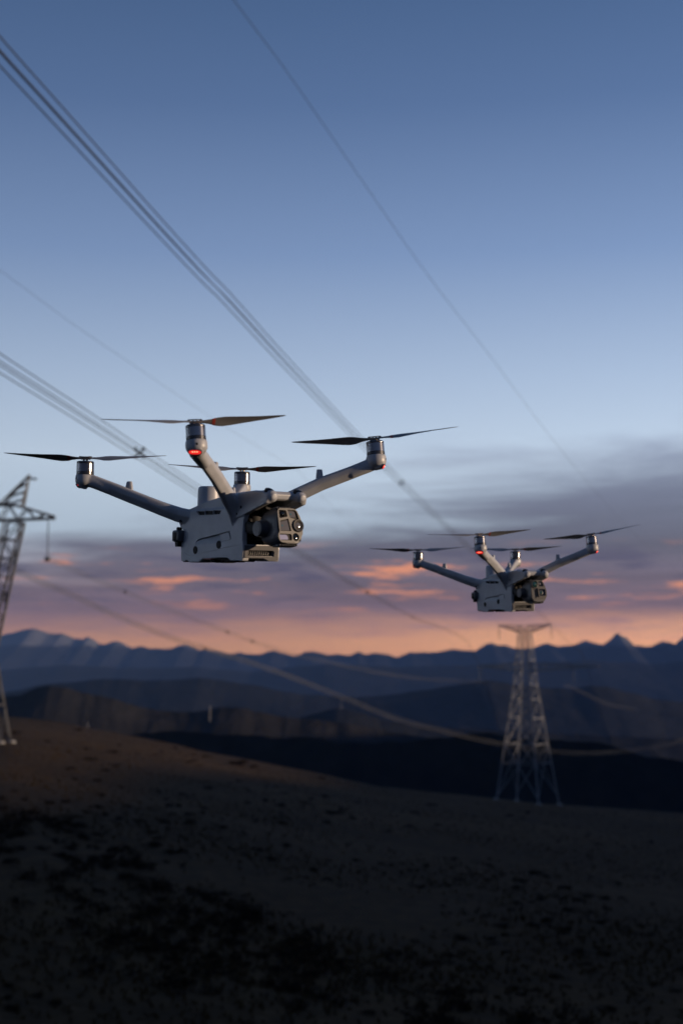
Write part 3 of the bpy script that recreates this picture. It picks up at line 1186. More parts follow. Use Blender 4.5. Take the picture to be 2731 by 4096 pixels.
def make_gimbal(root, kind):
    """camera head hanging in the bay; kind 1 is the thermal payload, kind 2 the mapping payload"""
    T = Matrix.Translation(HEAD_C) @ Matrix.Rotation(rad(-8), 4, 'Y')
    # head: lofted rounded block
    b = bmesh.new()
    prof = [(-26, 20, 22, 5), (-22, 32, 38, 8), (-14, 42, 52, 11), (0, 49, 62, 13), (16, 51, 64, 14), (28, 51, 63, 14), (36, 49.5, 60, 14), (38.5, 47.5, 57.5, 13)]
    rings = []
    n = 40
    for x, wy, hz, r in prof:
        ring = []
        for i in range(n):
            a = 2 * math.pi * (i + .5) / n
            c, q = math.cos(a), math.sin(a)
            e = (abs(c) ** 4.2 + abs(q) ** 4.2) ** (-1 / 4.2)
            y, z = c * e * wy / 2, q * e * hz / 2
            if z < -18:                                        # belly chamfer towards the back
                z += (30 - x) * .05
            y += 1.5
            # chamfered right shoulder of the face
            if y > 0 and z > 0 and x > 10:
                y -= max(0, (z - 12)) * .32
            if y < 0 and x > 10:
                y += max(0, z - 4) * .06
            ring.append(b.verts.new(T @ Vector((x, y, z))))
        rings.append(ring)
    for a_, c_ in zip(rings, rings[1:]):
        for i in range(n):
            j = (i + 1) % n
            b.faces.new((a_[i], a_[j], c_[j], c_[i]))
    b.faces.new(rings[0][::-1])
    b.faces.new(rings[-1])
    head = mpart('gimbal_camera', b, M['dark'], root, 50)
    FX = 38.5

    def plate(name, outer, holes, depth, mat, x0=FX):
        """face frame with real openings: outer outline and hole outlines in (y, z)"""
        b = bmesh.new()
        loops = []
        for ol in [outer] + holes:
            vs = [b.verts.new((x0 + depth, y, z)) for y, z in ol]
            es = [b.edges.new((vs[i], vs[(i + 1) % len(vs)])) for i in range(len(vs))]
            loops.append((vs, es))
        fill = bmesh.ops.triangle_fill(b, use_beauty=True, use_dissolve=False, edges=[e for _, es in loops for e in es], normal=(1, 0, 0))
        front = [f for f in b.faces]
        ext = bmesh.ops.extrude_face_region(b, geom=front)
        bmesh.ops.translate(b, vec=(-depth - 1.0, 0, 0), verts=[v for v in ext['geom'] if isinstance(v, bmesh.types.BMVert)])
        bmesh.ops.transform(b, matrix=T, verts=b.verts)
        return mpart(name, b, mat, head, 30)

    def poly(name, pts, x, mat, parent, th=.8):
        b = bmesh.new()
        prism(b, pts, FX + x - th, FX + x, 'x')
        bmesh.ops.transform(b, matrix=T, verts=b.verts)
        return mpart(name, b, mat, parent, 30)

    def circ(cy, cz, ry, rz=None, k=20):
        rz = rz or ry
        return [(cy + ry * math.cos(2 * math.pi * i / k), cz + rz * math.sin(2 * math.pi * i / k)) for i in range(k)]

    def rpoly(pts, r, k=4):
        """round the corners of an outline"""
        out = []
        m = len(pts)
        for i in range(m):
            p0, p1, p2 = (Vector((*pts[(i + d) % m], 0)) for d in (-1, 0, 1))
            a = (p0 - p1)
            c = (p2 - p1)
            rr = min(r, a.length * .45, c.length * .45)
            s0, s1 = p1 + a.normalized() * rr, p1 + c.normalized() * rr
            for q in range(k + 1):
                t = q / k
                v = s0 * (1 - t) ** 2 + p1 * 2 * t * (1 - t) + s1 * t * t
                out.append((v.x, v.y))
        return out

    def lens(name, cy, cz, prof, mat, parent=None, k=32):
        b = bmesh.new()
        mt = T @ Matrix.Translation((FX, cy, cz)) @ Matrix.Rotation(rad(90), 4, 'Y')
        lathe(b, prof, k, mt)
        return mpart(name, b, mat, parent or head, 40)

    if kind == 1:
        outer = rpoly([(-23, 23), (-19, 28), (9, 28), (16, 25.5), (23.5, 9), (26, -2), (25, -14), (18, -24), (10, -28.5), (-18, -28.5), (-23.5, -24), (-24.5, -15), (-21, -11)], 2.5)
        holes = [rpoly([(-20.5, 25), (-5.8, 25), (-3.2, 14.2), (-19.6, 11)], 2.5),
                 rpoly([(-3.2, 25.8), (11.5, 25.5), (15.5, 23), (20, 9.5), (18, 9), (1.2, 12.8)], 2),
                 rpoly([(-19, 7.5), (-2.2, 11), (2.4, -9.6), (-19.6, -9.8)], 1.6),
                 rpoly([(-22.5, -14.2), (2.2, -14.2), (2.8, -25), (-21, -25)], 3),
                 circ(10.5, -19.2, 6.4, 6.6)]
        plate('face_frame', outer, holes, 2.6, M['face'])
        poly('recess_back', [(-23, 26.6), (15, 26.6), (22, 8), (22, -26), (-22, -26.5)], .2, M['black'], head, .6)
        lens('thermal_lens_barrel', -13, 18.6, [(6.8, 0), (6.8, 1.6), (5.6, 2.0), (5.2, .6)], M['black'])
        lens('thermal_lens', -13, 18.6, [(5.3, .3), (4.8, 1.6), (3.4, 2.6), (1.5, 3.1), (.3, 3.2)], M['glass'])
        wn = poly('sensor_window', rpoly([(-1.6, 24), (11.5, 23.4), (13.8, 19), (12.6, 13.2), (0, 13.9)], 1.5), .9, M['window'], head)
        lens('window_glint', 4.2, 18.6, [(1.5, .9), (1.3, 1.25)], M['cyan'], wn, 16)
        wn = poly('sensor_window', rpoly([(-17.8, 5.4), (-3.2, 8.8), (.4, -8.4), (-18, -8.6)], 1), .9, M['window'], head)
        lens('window_glint', -14, -.4, [(1.4, .9), (1.2, 1.25)], M['cyan'], wn, 16)
        wn = poly('rangefinder_window', rpoly([(-21.6, -15.8), (-7.5, -15.8), (-4.6, -19), (-4.2, -23.6), (-20.4, -23.8)], 1.5), 1.2, M['mirror'], head)
        lens('laser_lens', 10.5, -19.2, [(6.2, .2), (5.8, .8), (4, 1.3), (1, 1.5)], M['glass'])
        cy, cz = 16.0, -.3
        main = lens('main_lens_barrel', cy, cz, [(11.2, -1), (11.0, 3.0), (10.4, 5.0), (9.8, 5.6), (8.8, 5.4), (6.2, 3.6), (5.8, 3.4), (5.4, 2.4)], M['face'], k=40)
        lens('main_lens_glass', cy, cz, [(5.8, 2.4), (5.5, 3.0), (3.2, 3.5), (.5, 3.7)], M['window'], main)
    else:
        outer = rpoly([(-22, 20), (-18, 29), (12, 29), (17.5, 25.5), (24, 9), (26.5, -2), (25.5, -16), (20, -23), (-10, -26), (-18, -26), (-22, -20)], 2.5)
        holes = [rpoly([(1.5, 26.5), (12.5, 26.5), (15.8, 23), (18.6, 12), (1.5, 12)], 2),
                 rpoly([(-19, 4), (-9.5, 4), (-8.2, -20.5), (-15, -20.5)], 1.5)]
        plate('face_frame', outer, holes, 2.6, M['face'])
        poly('recess_back', [(-20, 26.6), (15, 26.6), (20, 8), (22, -20), (-16, -22)], .2, M['black'], head, .6)
        main = lens('wide_lens_barrel', -10.8, 18.2, [(11.4, -1), (11.2, 4.2), (10.4, 5.2), (9.4, 5.4), (8.2, 4.2), (8.0, 3.2)], M['face'], k=40)
        lens('wide_lens_glass', -10.8, 18.2, [(8.3, 2.8), (7.6, 3.8), (5, 4.5), (1, 4.8)], M['green'], main)
        poly('sensor_window', rpoly([(2.4, 25.6), (11.8, 25.6), (14.4, 22.6), (16.8, 13), (2.4, 13)], 1.5), .9, M['glass'], head)
        lens('small_lens', 6.2, 19.3, [(4.4, .8), (4.2, 1.6), (3, 2.2), (.5, 2.5)], M['window'])
        poly('slot_back', [(-18, 3), (-10, 3), (-9, -19.5), (-14.5, -19.5)], .8, M['dark'], head)
        fo = rpoly([(-3.5, 7.5), (23, 6.6), (23, -17), (-2.2, -17.6)], 3)
        hi = rpoly([(-.5, 4.8), (20.4, 4), (20.2, -14.2), (.6, -14.6)], 2)
        plate('square_lens_frame', fo, [hi], 6.0, M['face'])
        poly('square_lens_cover', [(-.6, 4.9), (20.5, 4.1), (20.3, -14.3), (.5, -14.7)], 4.2, M['glass'], head)
        main = lens('tele_lens_barrel', 6.6, -5.2, [(6.4, 4.2), (6.2, 5.0), (5.2, 5.2), (4.6, 4.7)], M['dark'])
        lens('tele_lens_glass', 6.6, -5.2, [(4.7, 4.3), (4.2, 4.9), (2.4, 5.2), (.4, 5.4)], M['green'], main)
    # fins above and below the head
    fb = bmesh.new()
    rounded(fb, -9, 11, -.9, .9, -1.8, 1.8, .5, 1)
    fin = finish(fb, 50)
    for i in range(9):
        for zz in (-31.2, 30.4):
            if zz > 0 and i > 6:
                continue
            shared('cooling_fin', fin, M['dark'], head,
                   Matrix.Translation((T @ Vector((22, -16 + i * 4.2, zz))) * MM) @ Matrix.Rotation(rad(-8), 4, 'Y'))
    # pitch motor on the side: stacked discs on the axle, arm back into the bay
    for s in (-1, 1):
        mt = Matrix.Translation(HEAD_C + Vector((0, s * 24, 0))) @ Matrix.Rotation(rad(-90 * s), 4, 'X')
        b = bmesh.new()
        lathe(b, [(14.6, -2), (14.6, 1.4), (13.4, 1.8), (13.4, 2.6), (14.0, 2.9), (14.0, 4.5), (12.8, 4.8), (12.8, 5.7), (13.4, 6.0), (13.4, 7.6), (12.3, 7.9), (12.3, 8.8), (12.9, 9.1), (12.9, 12.4), (12.0, 13.2), (2, 13.3)], 36, mt)
        pm = mpart('pitch_motor', b, M['dark'], root, 30)
        b = bmesh.new()
        lathe(b, [(9.6, 13.0), (9.4, 13.8), (2, 13.9)], 32, mt)
        mpart('motor_cap', b, M['dark'], pm, 30)
    b = bmesh.new()
    for s in (-1, ):
        sweep(b, [(158, s * 31.5, -128.5), (146, s * 31.5, -128), (134, s * 31, -127), (112, s * 27, -124), (98, s * 14, -118), (94, 0, -112)],
              [(11, 17), (11, 20), (11, 20), (11, 18), (14, 18), (18, 18)], exp=4)
    sweep(b, [(94, 0, -126), (93, 0, -108), (92, 0, -88)], [(26, 26), (28, 28), (30, 30)], exp=2.5, up=Vector((1, 0, 0)))
    mpart('gimbal_yoke', b, M['black'], root)
    b = bmesh.new()
    sweep(b, [(100, 0, -92), (130, 0, -90), (152, 0, -92)], [(36, 12), (38, 12), (30, 8)], exp=4)
    mpart('roof_plate', b, M['black'], root)


POSE1 = ((-.2056, 2.2859, .3523), (-51.70, 3.39, 1.82))
POSE2 = ((.4609, 3.8134, .3219), (-66.07, 2.93, 2.21))


def set_pose(o, pose):
    (x, y, z), (yaw, pit, rol) = pose
    o.location = (x, y, z + CAMZ)
    o.rotation_mode = 'XYZ'
    o.rotation_euler = (rad(rol), rad(pit), rad(yaw))


drone = make_drone(POSE1[1][0])
second = copy_tree(drone)
make_gimbal(drone, 1)
make_gimbal(second, 2)
set_pose(drone, POSE1)
set_pose(second, POSE2)
for i, ch in enumerate(c for c in second.children if c.name.startswith('propeller')):   # its rotors stand at other angles
    ch.matrix_basis = ch.matrix_basis @ Matrix.Rotation(rad((9, -11, 7, -8)[i % 4]), 4, 'Z')
tag(drone, 'larger grey quadcopter in the foreground with several square sensor windows on its camera', 'drone', 'drones flying by the power lines')
tag(second, 'smaller grey quadcopter farther off at right with a round green lens on its camera', 'drone', 'drones flying by the power lines')


# measured courses of the wires (x, y, height above the camera) and the larger shrubs (x, y, radius)
WIRE_A = [(-39.47, -150.0, 20.1), (-24.03, -50.0, 19.0), (-15.54, 5.03, 18.65), (-11.16, 33.43, 18.5), (-10.44, 38.45, 18.5), (-9.83, 42.29, 18.5),
       (-9.09, 46.97, 18.5), (-8.04, 53.61, 18.5), (-6.65, 62.04, 18.5), (-5.96, 65.75, 18.5), (-4.0, 77.83, 18.5), (-0.95, 95.83, 18.5), (2.06,
       113.35, 18.5), (6.3, 137.32, 18.5), (17.22, 196.53, 18.5), (35.28, 292.63, 18.5), (55.72, 400.0, 18.3), (73.57, 480.0, 15.25), (100.95, 590.0,
       7.84), (131.32, 720.0, 1.19)]
WIRE_B = [(-29.32, -150.0, 12.1), (-20.53, -50.0, 11.0), (-15.52, 7.06, 10.65), (-12.61, 40.19, 10.5), (-12.16, 46.01, 10.5), (-11.37, 54.33, 10.5),
       (-10.29, 66.55, 10.5), (-8.91, 82.31, 10.5), (-7.08, 101.42, 10.5), (-3.81, 132.86, 10.5), (1.18, 180.17, 10.5), (18.99, 350.0, 11.12), (50.53,
       520.0, 5.05)]
WIRE_D = [(-54.06, -150.0, 21.6), (-27.08, -50.0, 20.5), (-12.09, 5.52, 20.15), (-4.12, 35.07, 20.0), (-3.28, 38.18, 20.0), (-1.84, 43.21, 20.0),
       (0.61, 52.46, 20.0), (4.62, 67.48, 20.0), (9.61, 84.77, 20.0), (18.11, 114.87, 20.0), (31.69, 160.91, 20.0), (46.91, 210.33, 20.0), (85.63,
       330.0, 21.11), (110.55, 380.0, 16.38)]
WIRE_E = [(-52.65, -150.0, 21.6), (-36.45, -50.0, 20.5), (-26.28, 12.78, 20.15), (-18.75, 59.28, 20.0), (-17.63, 66.18, 20.0), (-16.0, 77.67, 20.0),
       (-14.34, 87.33, 20.0), (-12.04, 100.74, 20.0), (-10.03, 111.99, 20.0), (-7.64, 124.02, 20.0), (-4.45, 140.21, 20.0)]
WIRE_C = [(-58.27, 221.0, 16.88), (-55.35, 226.0, 14.98), (-47.83, 238.0, 11.3), (-42.23, 246.0, 8.28), (-32.74, 256.0, 4.17), (-26.0, 263.0, 1.91),
       (-18.62, 270.0, -0.57), (-9.17, 279.0, -4.14), (0.94, 286.0, -8.3), (11.43, 292.0, -12.65), (26.07, 300.0, -16.73), (36.55, 306.0, -19.21),
       (47.43, 311.0, -21.02), (58.3, 316.0, -22.0), (72.03, 322.0, -21.47), (83.94, 328.0, -19.68), (95.88, 333.0, -16.53)]
WIRE_H = [(-49.44, 221.0, 17.0), (-45.21, 232.0, 14.89), (-39.86, 243.0, 12.45), (-32.27, 256.0, 9.24), (-23.26, 270.0, 5.62), (-18.54, 276.0, 3.82),
       (-9.49, 288.0, 0.91), (-0.81, 298.0, -0.96), (8.39, 308.0, -2.95), (16.22, 316.0, -4.21), (26.68, 326.0, -5.08), (36.45, 334.0, -5.58)]
WIRE_F = [(57.61, 344.0, -6.39), (66.0, 360.0, -9.24), (76.04, 380.0, -12.58), (97.39, 420.0, -16.64), (116.67, 455.0, -19.29), (154.71, 520.0, -22.43)]
SHRUBS = [(-24.7, 122.5, 1.43), (-28.2, 118.5, 0.87), (-22.1, 121.0, 0.47), (-19.5, 115.5, 0.51), (-31.0, 127.0, 0.43), (-30.3, 132.5, 0.35), (-39.1,
       193.0, 0.85), (-40.9, 217.5, 1.27), (-36.6, 217.0, 0.74), (-35.7, 203.0, 0.79), (-43.9, 255.0, 1.12), (-62.7, 317.5, 1.24), (-22.2, 188.0,
       0.73), (-25.3, 186.5, 0.55), (-23.4, 179.5, 0.52), (-20.9, 209.5, 0.92), (-24.2, 311.5, 2.13), (-20.4, 313.5, 1.22), (-18.9, 244.0, 0.71),
       (-12.0, 209.5, 0.82), (-9.4, 205.5, 0.9), (-13.9, 197.0, 0.58), (-16.9, 151.0, 0.66), (-17.4, 166.5, 0.41), (-11.1, 171.5, 0.5), (-15.2, 109.0,
       0.53), (-13.1, 127.0, 0.37), (-11.0, 132.5, 0.35), (-1.7, 210.0, 1.23), (-3.2, 118.5, 0.35), (-1.3, 120.0, 0.47), (-4.4, 115.0, 0.35), (-2.5,
       114.0, 0.35), (-40.5, 325.5, 0.95), (-32.4, 321.0, 1.25), (-21.6, 103.5, 0.71), (-18.7, 107.5, 0.84), (-16.1, 104.5, 0.92), (-15.6, 97.0,
       0.95), (-12.7, 95.0, 0.56), (-14.4, 98.0, 0.67), (-21.6, 108.5, 0.74), (-23.3, 105.5, 0.62), (-26.8, 108.5, 0.74), (-23.7, 96.0, 0.75), (-24.7,
       103.5, 0.61), (-12.1, 90.5, 0.53), (-12.3, 84.0, 0.9), (-10.4, 80.0, 0.86), (-10.1, 84.0, 0.66), (-8.7, 86.5, 0.51), (-7.1, 88.0, 0.43), (-5.6,
       89.5, 0.7), (-4.6, 86.5, 0.59), (-6.9, 84.5, 0.49), (-6.3, 79.5, 0.54), (-4.5, 76.5, 0.52), (-3.1, 78.5, 0.69), (-1.7, 80.0, 0.62), (-0.9,
       77.5, 0.45), (-3.2, 73.5, 0.64), (-1.8, 73.0, 0.64), (-5.2, 73.5, 0.57), (-6.1, 70.5, 0.55), (-2.7, 68.0, 0.73), (-4.0, 69.0, 0.61), (-1.2,
       67.0, 0.59), (-2.1, 64.0, 0.69), (-14.0, 62.0, 0.36), (-12.9, 61.0, 0.36), (-15.0, 61.5, 0.36), (-14.5, 59.5, 0.52), (-15.6, 63.5, 0.35),
       (-14.7, 85.0, 0.5), (-12.5, 76.5, 0.6), (-10.8, 74.0, 0.65), (-8.9, 72.5, 0.42), (-16.4, 90.5, 0.53), (13.5, 164.0, 0.72), (17.5, 162.0, 0.71),
       (18.5, 169.0, 0.41), (9.1, 145.5, 0.57), (6.6, 145.0, 0.42), (7.0, 138.0, 0.4), (4.9, 140.5, 0.35), (17.7, 150.5, 0.37), (15.3, 216.0, 0.63),
       (22.5, 203.0, 0.49), (22.2, 156.0, 1.06), (25.0, 155.5, 0.45), (9.6, 126.5, 0.37), (17.6, 120.5, 0.82), (13.8, 110.0, 0.48), (8.1, 109.0,
       0.37), (8.4, 104.5, 0.36), (9.3, 104.5, 0.35), (9.5, 100.5, 0.35), (11.0, 104.0, 0.41), (10.1, 90.5, 0.44), (11.4, 95.0, 0.35), (10.6, 87.5,
       0.35), (6.5, 84.5, 0.49), (7.1, 80.5, 0.35), (8.0, 83.0, 0.35), (5.0, 80.0, 0.35), (9.4, 74.5, 0.35), (9.6, 72.5, 0.35), (10.7, 74.5, 0.35),
       (25.2, 129.0, 0.75), (29.2, 159.0, 0.46), (13.9, 70.0, 0.48), (18.9, 77.5, 0.38), (4.6, 89.0, 0.35), (14.9, 93.5, 0.35), (7.0, 72.5, 0.35),
       (13.5, 248.5, 0.97), (-0.5, 213.0, 0.83), (1.2, 64.0, 0.37), (1.8, 209.0, 0.61), (34.6, 215.5, 0.53), (41.0, 216.5, 0.53), (31.8, 154.5, 0.38),
       (23.2, 154.0, 0.6), (19.7, 119.5, 0.35), (15.7, 102.5, 0.35), (7.2, 122.5, 0.42)]


# ------------------------------------------------------------------ pylons
BAR = {}


def bar(name, a, b, wd, mat, parent):
    """one straight steel member between two points, sharing a single bar mesh"""
    if mat.name not in BAR:
        b_ = bmesh.new()
        # an angle section: two thin flanges
        prism(b_, [(-.5, -.5), (.5, -.5), (.5, -.28), (-.28, -.28), (-.28, .5), (-.5, .5)], 0, 1, 'z')
        bmesh.ops.recalc_face_normals(b_, faces=b_.faces)
        me = bpy.data.meshes.new('bar')
        b_.to_mesh(me)
        b_.free()
        me.materials.append(mat)
        BAR[mat.name] = me
    a, b = Vector(a), Vector(b)
    d = b - a
    o = link(bpy.data.objects.new(name, BAR[mat.name]), parent)
    q = d.to_track_quat('Z', 'Y').to_matrix().to_4x4()
    o.matrix_local = Matrix.Translation(a) @ q @ Matrix.Diagonal((wd, wd, d.length, 1))
    return o


def string_mesh(length):
    b = bmesh.new()
    n = int(length / .2)
    prof = [(.03, 0)]
    for i in range(n):
        z = -.15 - i * (length - .3) / n
        prof += [(.04, z), (.16, z - .02), (.15, z - .07), (.05, z - .10)]
    prof += [(.03, -length)]
    lathe(b, prof, 10)
    bmesh.ops.recalc_face_normals(b, faces=b.faces)
    me = bpy.data.meshes.new('insulator_string')
    b.to_mesh(me)
    b.free()
    return me


def panel(root, p, lo, hi, wd):
    """cross-bracing between two corner posts, lo/hi = pairs of points"""
    bar('brace', lo[0], hi[1], wd, M[p], root)
    bar('brace', lo[1], hi[0], wd, M[p], root)
    bar('brace', hi[0], hi[1], wd, M[p], root)


def ground_drop(root, x, y):
    """height of the hill under a local point of the root"""
    w_ = root.matrix_world @ Vector((x, y, 0))
    return hill_at(w_.x, w_.y) + CAMZ - w_.z


def footing(root, p):
    b = bmesh.new()
    lathe(b, [(.75, -.8), (.75, .25), (.45, .4)], 10, Matrix.Translation(p))
    bmesh.ops.recalc_face_normals(b, faces=b.faces)
    obj('footing', b, M['mast'], root)


def left_pylon():
    root = empty('lattice_pylon', (-62.1, 221, CAMZ - 13.7))
    bpy.context.view_layer.update()
    LW, BW = .40, .20
    base = [(-6.6, -3.6), (6.6, -3.6), (6.6, 3.6), (-6.6, 3.6)]
    waist = [(-3.9, -2.2), (3.9, -2.2), (3.9, 2.2), (-3.9, 2.2)]
    WZ = 14.9

    def at(k, t):
        return (base[k][0] + (waist[k][0] - base[k][0]) * t, base[k][1] + (waist[k][1] - base[k][1]) * t, WZ * t)
    for k in range(4):
        g = ground_drop(root, *base[k])
        bar('leg', (base[k][0] * 1.0, base[k][1], g - .3), at(k, 1), LW, M['shadesteel'], root)
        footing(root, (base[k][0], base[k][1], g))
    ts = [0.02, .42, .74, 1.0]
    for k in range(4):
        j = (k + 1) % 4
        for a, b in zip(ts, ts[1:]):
            panel(root, 'shadesteel', (at(k, a), at(j, a)), (at(k, b), at(j, b)), BW)
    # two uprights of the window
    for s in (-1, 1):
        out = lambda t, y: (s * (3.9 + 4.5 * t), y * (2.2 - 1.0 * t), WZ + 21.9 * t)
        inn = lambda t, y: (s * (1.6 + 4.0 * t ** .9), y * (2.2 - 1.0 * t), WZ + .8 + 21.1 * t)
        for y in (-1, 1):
            bar('upright', out(0, y), out(1, y), LW, M['shadesteel'], root)
            bar('upright', inn(0, y), inn(1, y), LW * .9, M['shadesteel'], root)
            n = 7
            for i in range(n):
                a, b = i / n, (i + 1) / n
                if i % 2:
                    bar('brace', out(a, y), inn(b, y), BW, M['shadesteel'], root)
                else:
                    bar('brace', inn(a, y), out(b, y), BW, M['shadesteel'], root)
                bar('brace', out(b, y), inn(b, y), BW, M['shadesteel'], root)
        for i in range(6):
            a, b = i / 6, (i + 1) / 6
            bar('brace', out(a, -1 if i % 2 else 1), out(b, 1 if i % 2 else -1), BW, M['shadesteel'], root)
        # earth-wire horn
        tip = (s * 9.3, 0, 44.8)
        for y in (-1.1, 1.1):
            bar('horn', (s * 4.6, y, 39.7), tip, .3, M['shadesteel'], root)
            bar('horn', (s * 8.2, y, 39.2), tip, .3, M['shadesteel'], root)
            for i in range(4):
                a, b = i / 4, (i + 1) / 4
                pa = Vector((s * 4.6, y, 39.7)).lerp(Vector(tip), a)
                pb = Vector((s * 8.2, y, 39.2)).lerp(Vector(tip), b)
                bar('brace', pa, pb, BW * .9, M['shadesteel'], root)
        bar('horn', (s * 8.7, 0, 44.3), (s * 10.6, 0, 44.1), .34, M['shadesteel'], root)
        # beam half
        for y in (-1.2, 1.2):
            bar('crossarm', (0, y, 36.9), (s * 13.8, y * .35, 37.4), .34, M['shadesteel'], root)
            bar('crossarm', (0, y, 39.7), (s * 6.9, y, 39.7), .34, M['shadesteel'], root)
            bar('crossarm', (s * 6.9, y, 39.7), (s * 13.8, y * .35, 37.7), .34, M['shadesteel'], root)
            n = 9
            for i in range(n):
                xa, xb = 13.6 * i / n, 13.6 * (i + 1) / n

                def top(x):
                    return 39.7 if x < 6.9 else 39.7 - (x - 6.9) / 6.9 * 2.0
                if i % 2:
                    bar('brace', (s * xa, y * (1 - .04 * xa), 36.9 + .03 * xa), (s * xb, y * (1 - .04 * xb), top(xb)), BW, M['shadesteel'], root)
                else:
                    bar('brace', (s * xa, y * (1 - .04 * xa), top(xa)), (s * xb, y * (1 - .04 * xb), 36.9 + .03 * xb), BW, M['shadesteel'], root)
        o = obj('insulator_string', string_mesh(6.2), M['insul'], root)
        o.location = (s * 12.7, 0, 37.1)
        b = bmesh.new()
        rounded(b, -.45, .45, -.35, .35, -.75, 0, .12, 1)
        o2 = obj('clamp', b, M['shadesteel'], o)
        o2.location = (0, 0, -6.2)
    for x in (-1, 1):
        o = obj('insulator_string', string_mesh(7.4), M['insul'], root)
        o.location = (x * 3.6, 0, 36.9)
        o.rotation_euler = (0, x * rad(31), 0)
    tag(root, 'lattice pylon cut off by the left edge, its arm carrying a hanging insulator string', 'pylon', 'pylons of the power line')
    return root


def right_pylon():
    root = empty('lattice_pylon', (46.8, 338, CAMZ - 35.2))
    root.rotation_euler.z = rad(-34)
    bpy.context.view_layer.update()
    lv = [(0, 8.3), (12.2, 5.9), (20.5, 4.55), (27.3, 3.4), (32.2, 2.8), (38.0, 2.1), (44.0, 1.6)]

    def R_(z):
        return float(np.interp(z, [a for a, _ in lv], [b for _, b in lv])) / math.sqrt(2)
    cs = [(-1, -1), (1, -1), (1, 1), (-1, 1)]

    def at(k, z):
        return (cs[k][0] * R_(z), cs[k][1] * R_(z), z)
    for k in range(4):
        g = ground_drop(root, cs[k][0] * R_(0), cs[k][1] * R_(0))
        g = min(g, 1.5)
        p0 = (cs[k][0] * (R_(0) + (0 - g) * .12), cs[k][1] * (R_(0) + (0 - g) * .12), g - .3)
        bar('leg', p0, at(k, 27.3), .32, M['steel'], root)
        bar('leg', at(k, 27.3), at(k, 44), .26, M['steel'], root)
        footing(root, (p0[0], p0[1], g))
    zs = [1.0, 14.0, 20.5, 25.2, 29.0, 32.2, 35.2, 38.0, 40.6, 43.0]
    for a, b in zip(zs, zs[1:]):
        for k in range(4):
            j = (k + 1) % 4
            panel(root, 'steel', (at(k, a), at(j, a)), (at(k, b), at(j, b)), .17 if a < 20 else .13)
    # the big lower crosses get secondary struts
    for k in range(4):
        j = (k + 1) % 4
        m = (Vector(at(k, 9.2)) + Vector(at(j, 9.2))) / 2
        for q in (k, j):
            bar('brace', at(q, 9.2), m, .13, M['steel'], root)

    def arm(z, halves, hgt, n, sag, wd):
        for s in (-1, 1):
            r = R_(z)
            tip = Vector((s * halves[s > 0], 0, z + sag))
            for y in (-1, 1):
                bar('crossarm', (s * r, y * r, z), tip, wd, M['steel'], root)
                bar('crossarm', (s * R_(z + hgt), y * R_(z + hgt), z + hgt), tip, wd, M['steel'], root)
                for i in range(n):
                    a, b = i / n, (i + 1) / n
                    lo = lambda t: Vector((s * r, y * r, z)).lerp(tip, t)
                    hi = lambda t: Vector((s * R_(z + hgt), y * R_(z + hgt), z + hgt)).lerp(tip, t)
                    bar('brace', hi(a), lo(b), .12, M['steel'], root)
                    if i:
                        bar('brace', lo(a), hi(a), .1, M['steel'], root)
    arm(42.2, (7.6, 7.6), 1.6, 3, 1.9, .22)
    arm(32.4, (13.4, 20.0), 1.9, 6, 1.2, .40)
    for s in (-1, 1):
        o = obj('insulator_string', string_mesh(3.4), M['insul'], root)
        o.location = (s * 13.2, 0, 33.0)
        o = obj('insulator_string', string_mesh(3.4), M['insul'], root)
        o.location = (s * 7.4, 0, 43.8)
    tag(root, 'pale lattice pylon standing free on the brow of the hill below the farther drone', 'pylon', 'pylons of the power line')
    return root


left_pylon()
right_pylon()


# ------------------------------------------------------------------ conductors
def smooth_path(pts, k=8):
    P = [Vector(p) + Vector((0, 0, CAMZ)) for p in pts]
    out = []
    for i in range(len(P) - 1):
        p0, p1, p2, p3 = P[max(i - 1, 0)], P[i], P[i + 1], P[min(i + 2, len(P) - 1)]
        d = (p2 - p1).length
        m1 = (p2 - p0) / max((p2 - p0).length, 1e-6) * d
        m2 = (p3 - p1) / max((p3 - p1).length, 1e-6) * d
        for j in range(k):
            t = j / k
            t2, t3 = t * t, t * t * t
            out.append(p1 * (2 * t3 - 3 * t2 + 1) + m1 * (t3 - 2 * t2 + t) + p2 * (-2 * t3 + 3 * t2) + m2 * (t3 - t2))
    out.append(P[-1])
    return out


def tube(path, r, n=6):
    b = bmesh.new()
    rings = []
    for i, p in enumerate(path):
        d = (path[min(i + 1, len(path) - 1)] - path[max(i - 1, 0)]).normalized()
        s = d.cross(Vector((0, 0, 1))).normalized()
        u = s.cross(d)
        rings.append([b.verts.new(p + (s * math.cos(2 * math.pi * k / n) + u * math.sin(2 * math.pi * k / n)) * r) for k in range(n)])
    for a, c in zip(rings, rings[1:]):
        for i in range(n):
            j = (i + 1) % n
            b.faces.new((a[i], a[j], c[j], c[i]))
    b.faces.new(rings[0][::-1])
    b.faces.new(rings[-1])
    me = bpy.data.meshes.new('conductor')
    b.to_mesh(me)
    b.free()
    smooth(me, 60)
    return me


SPACER = None


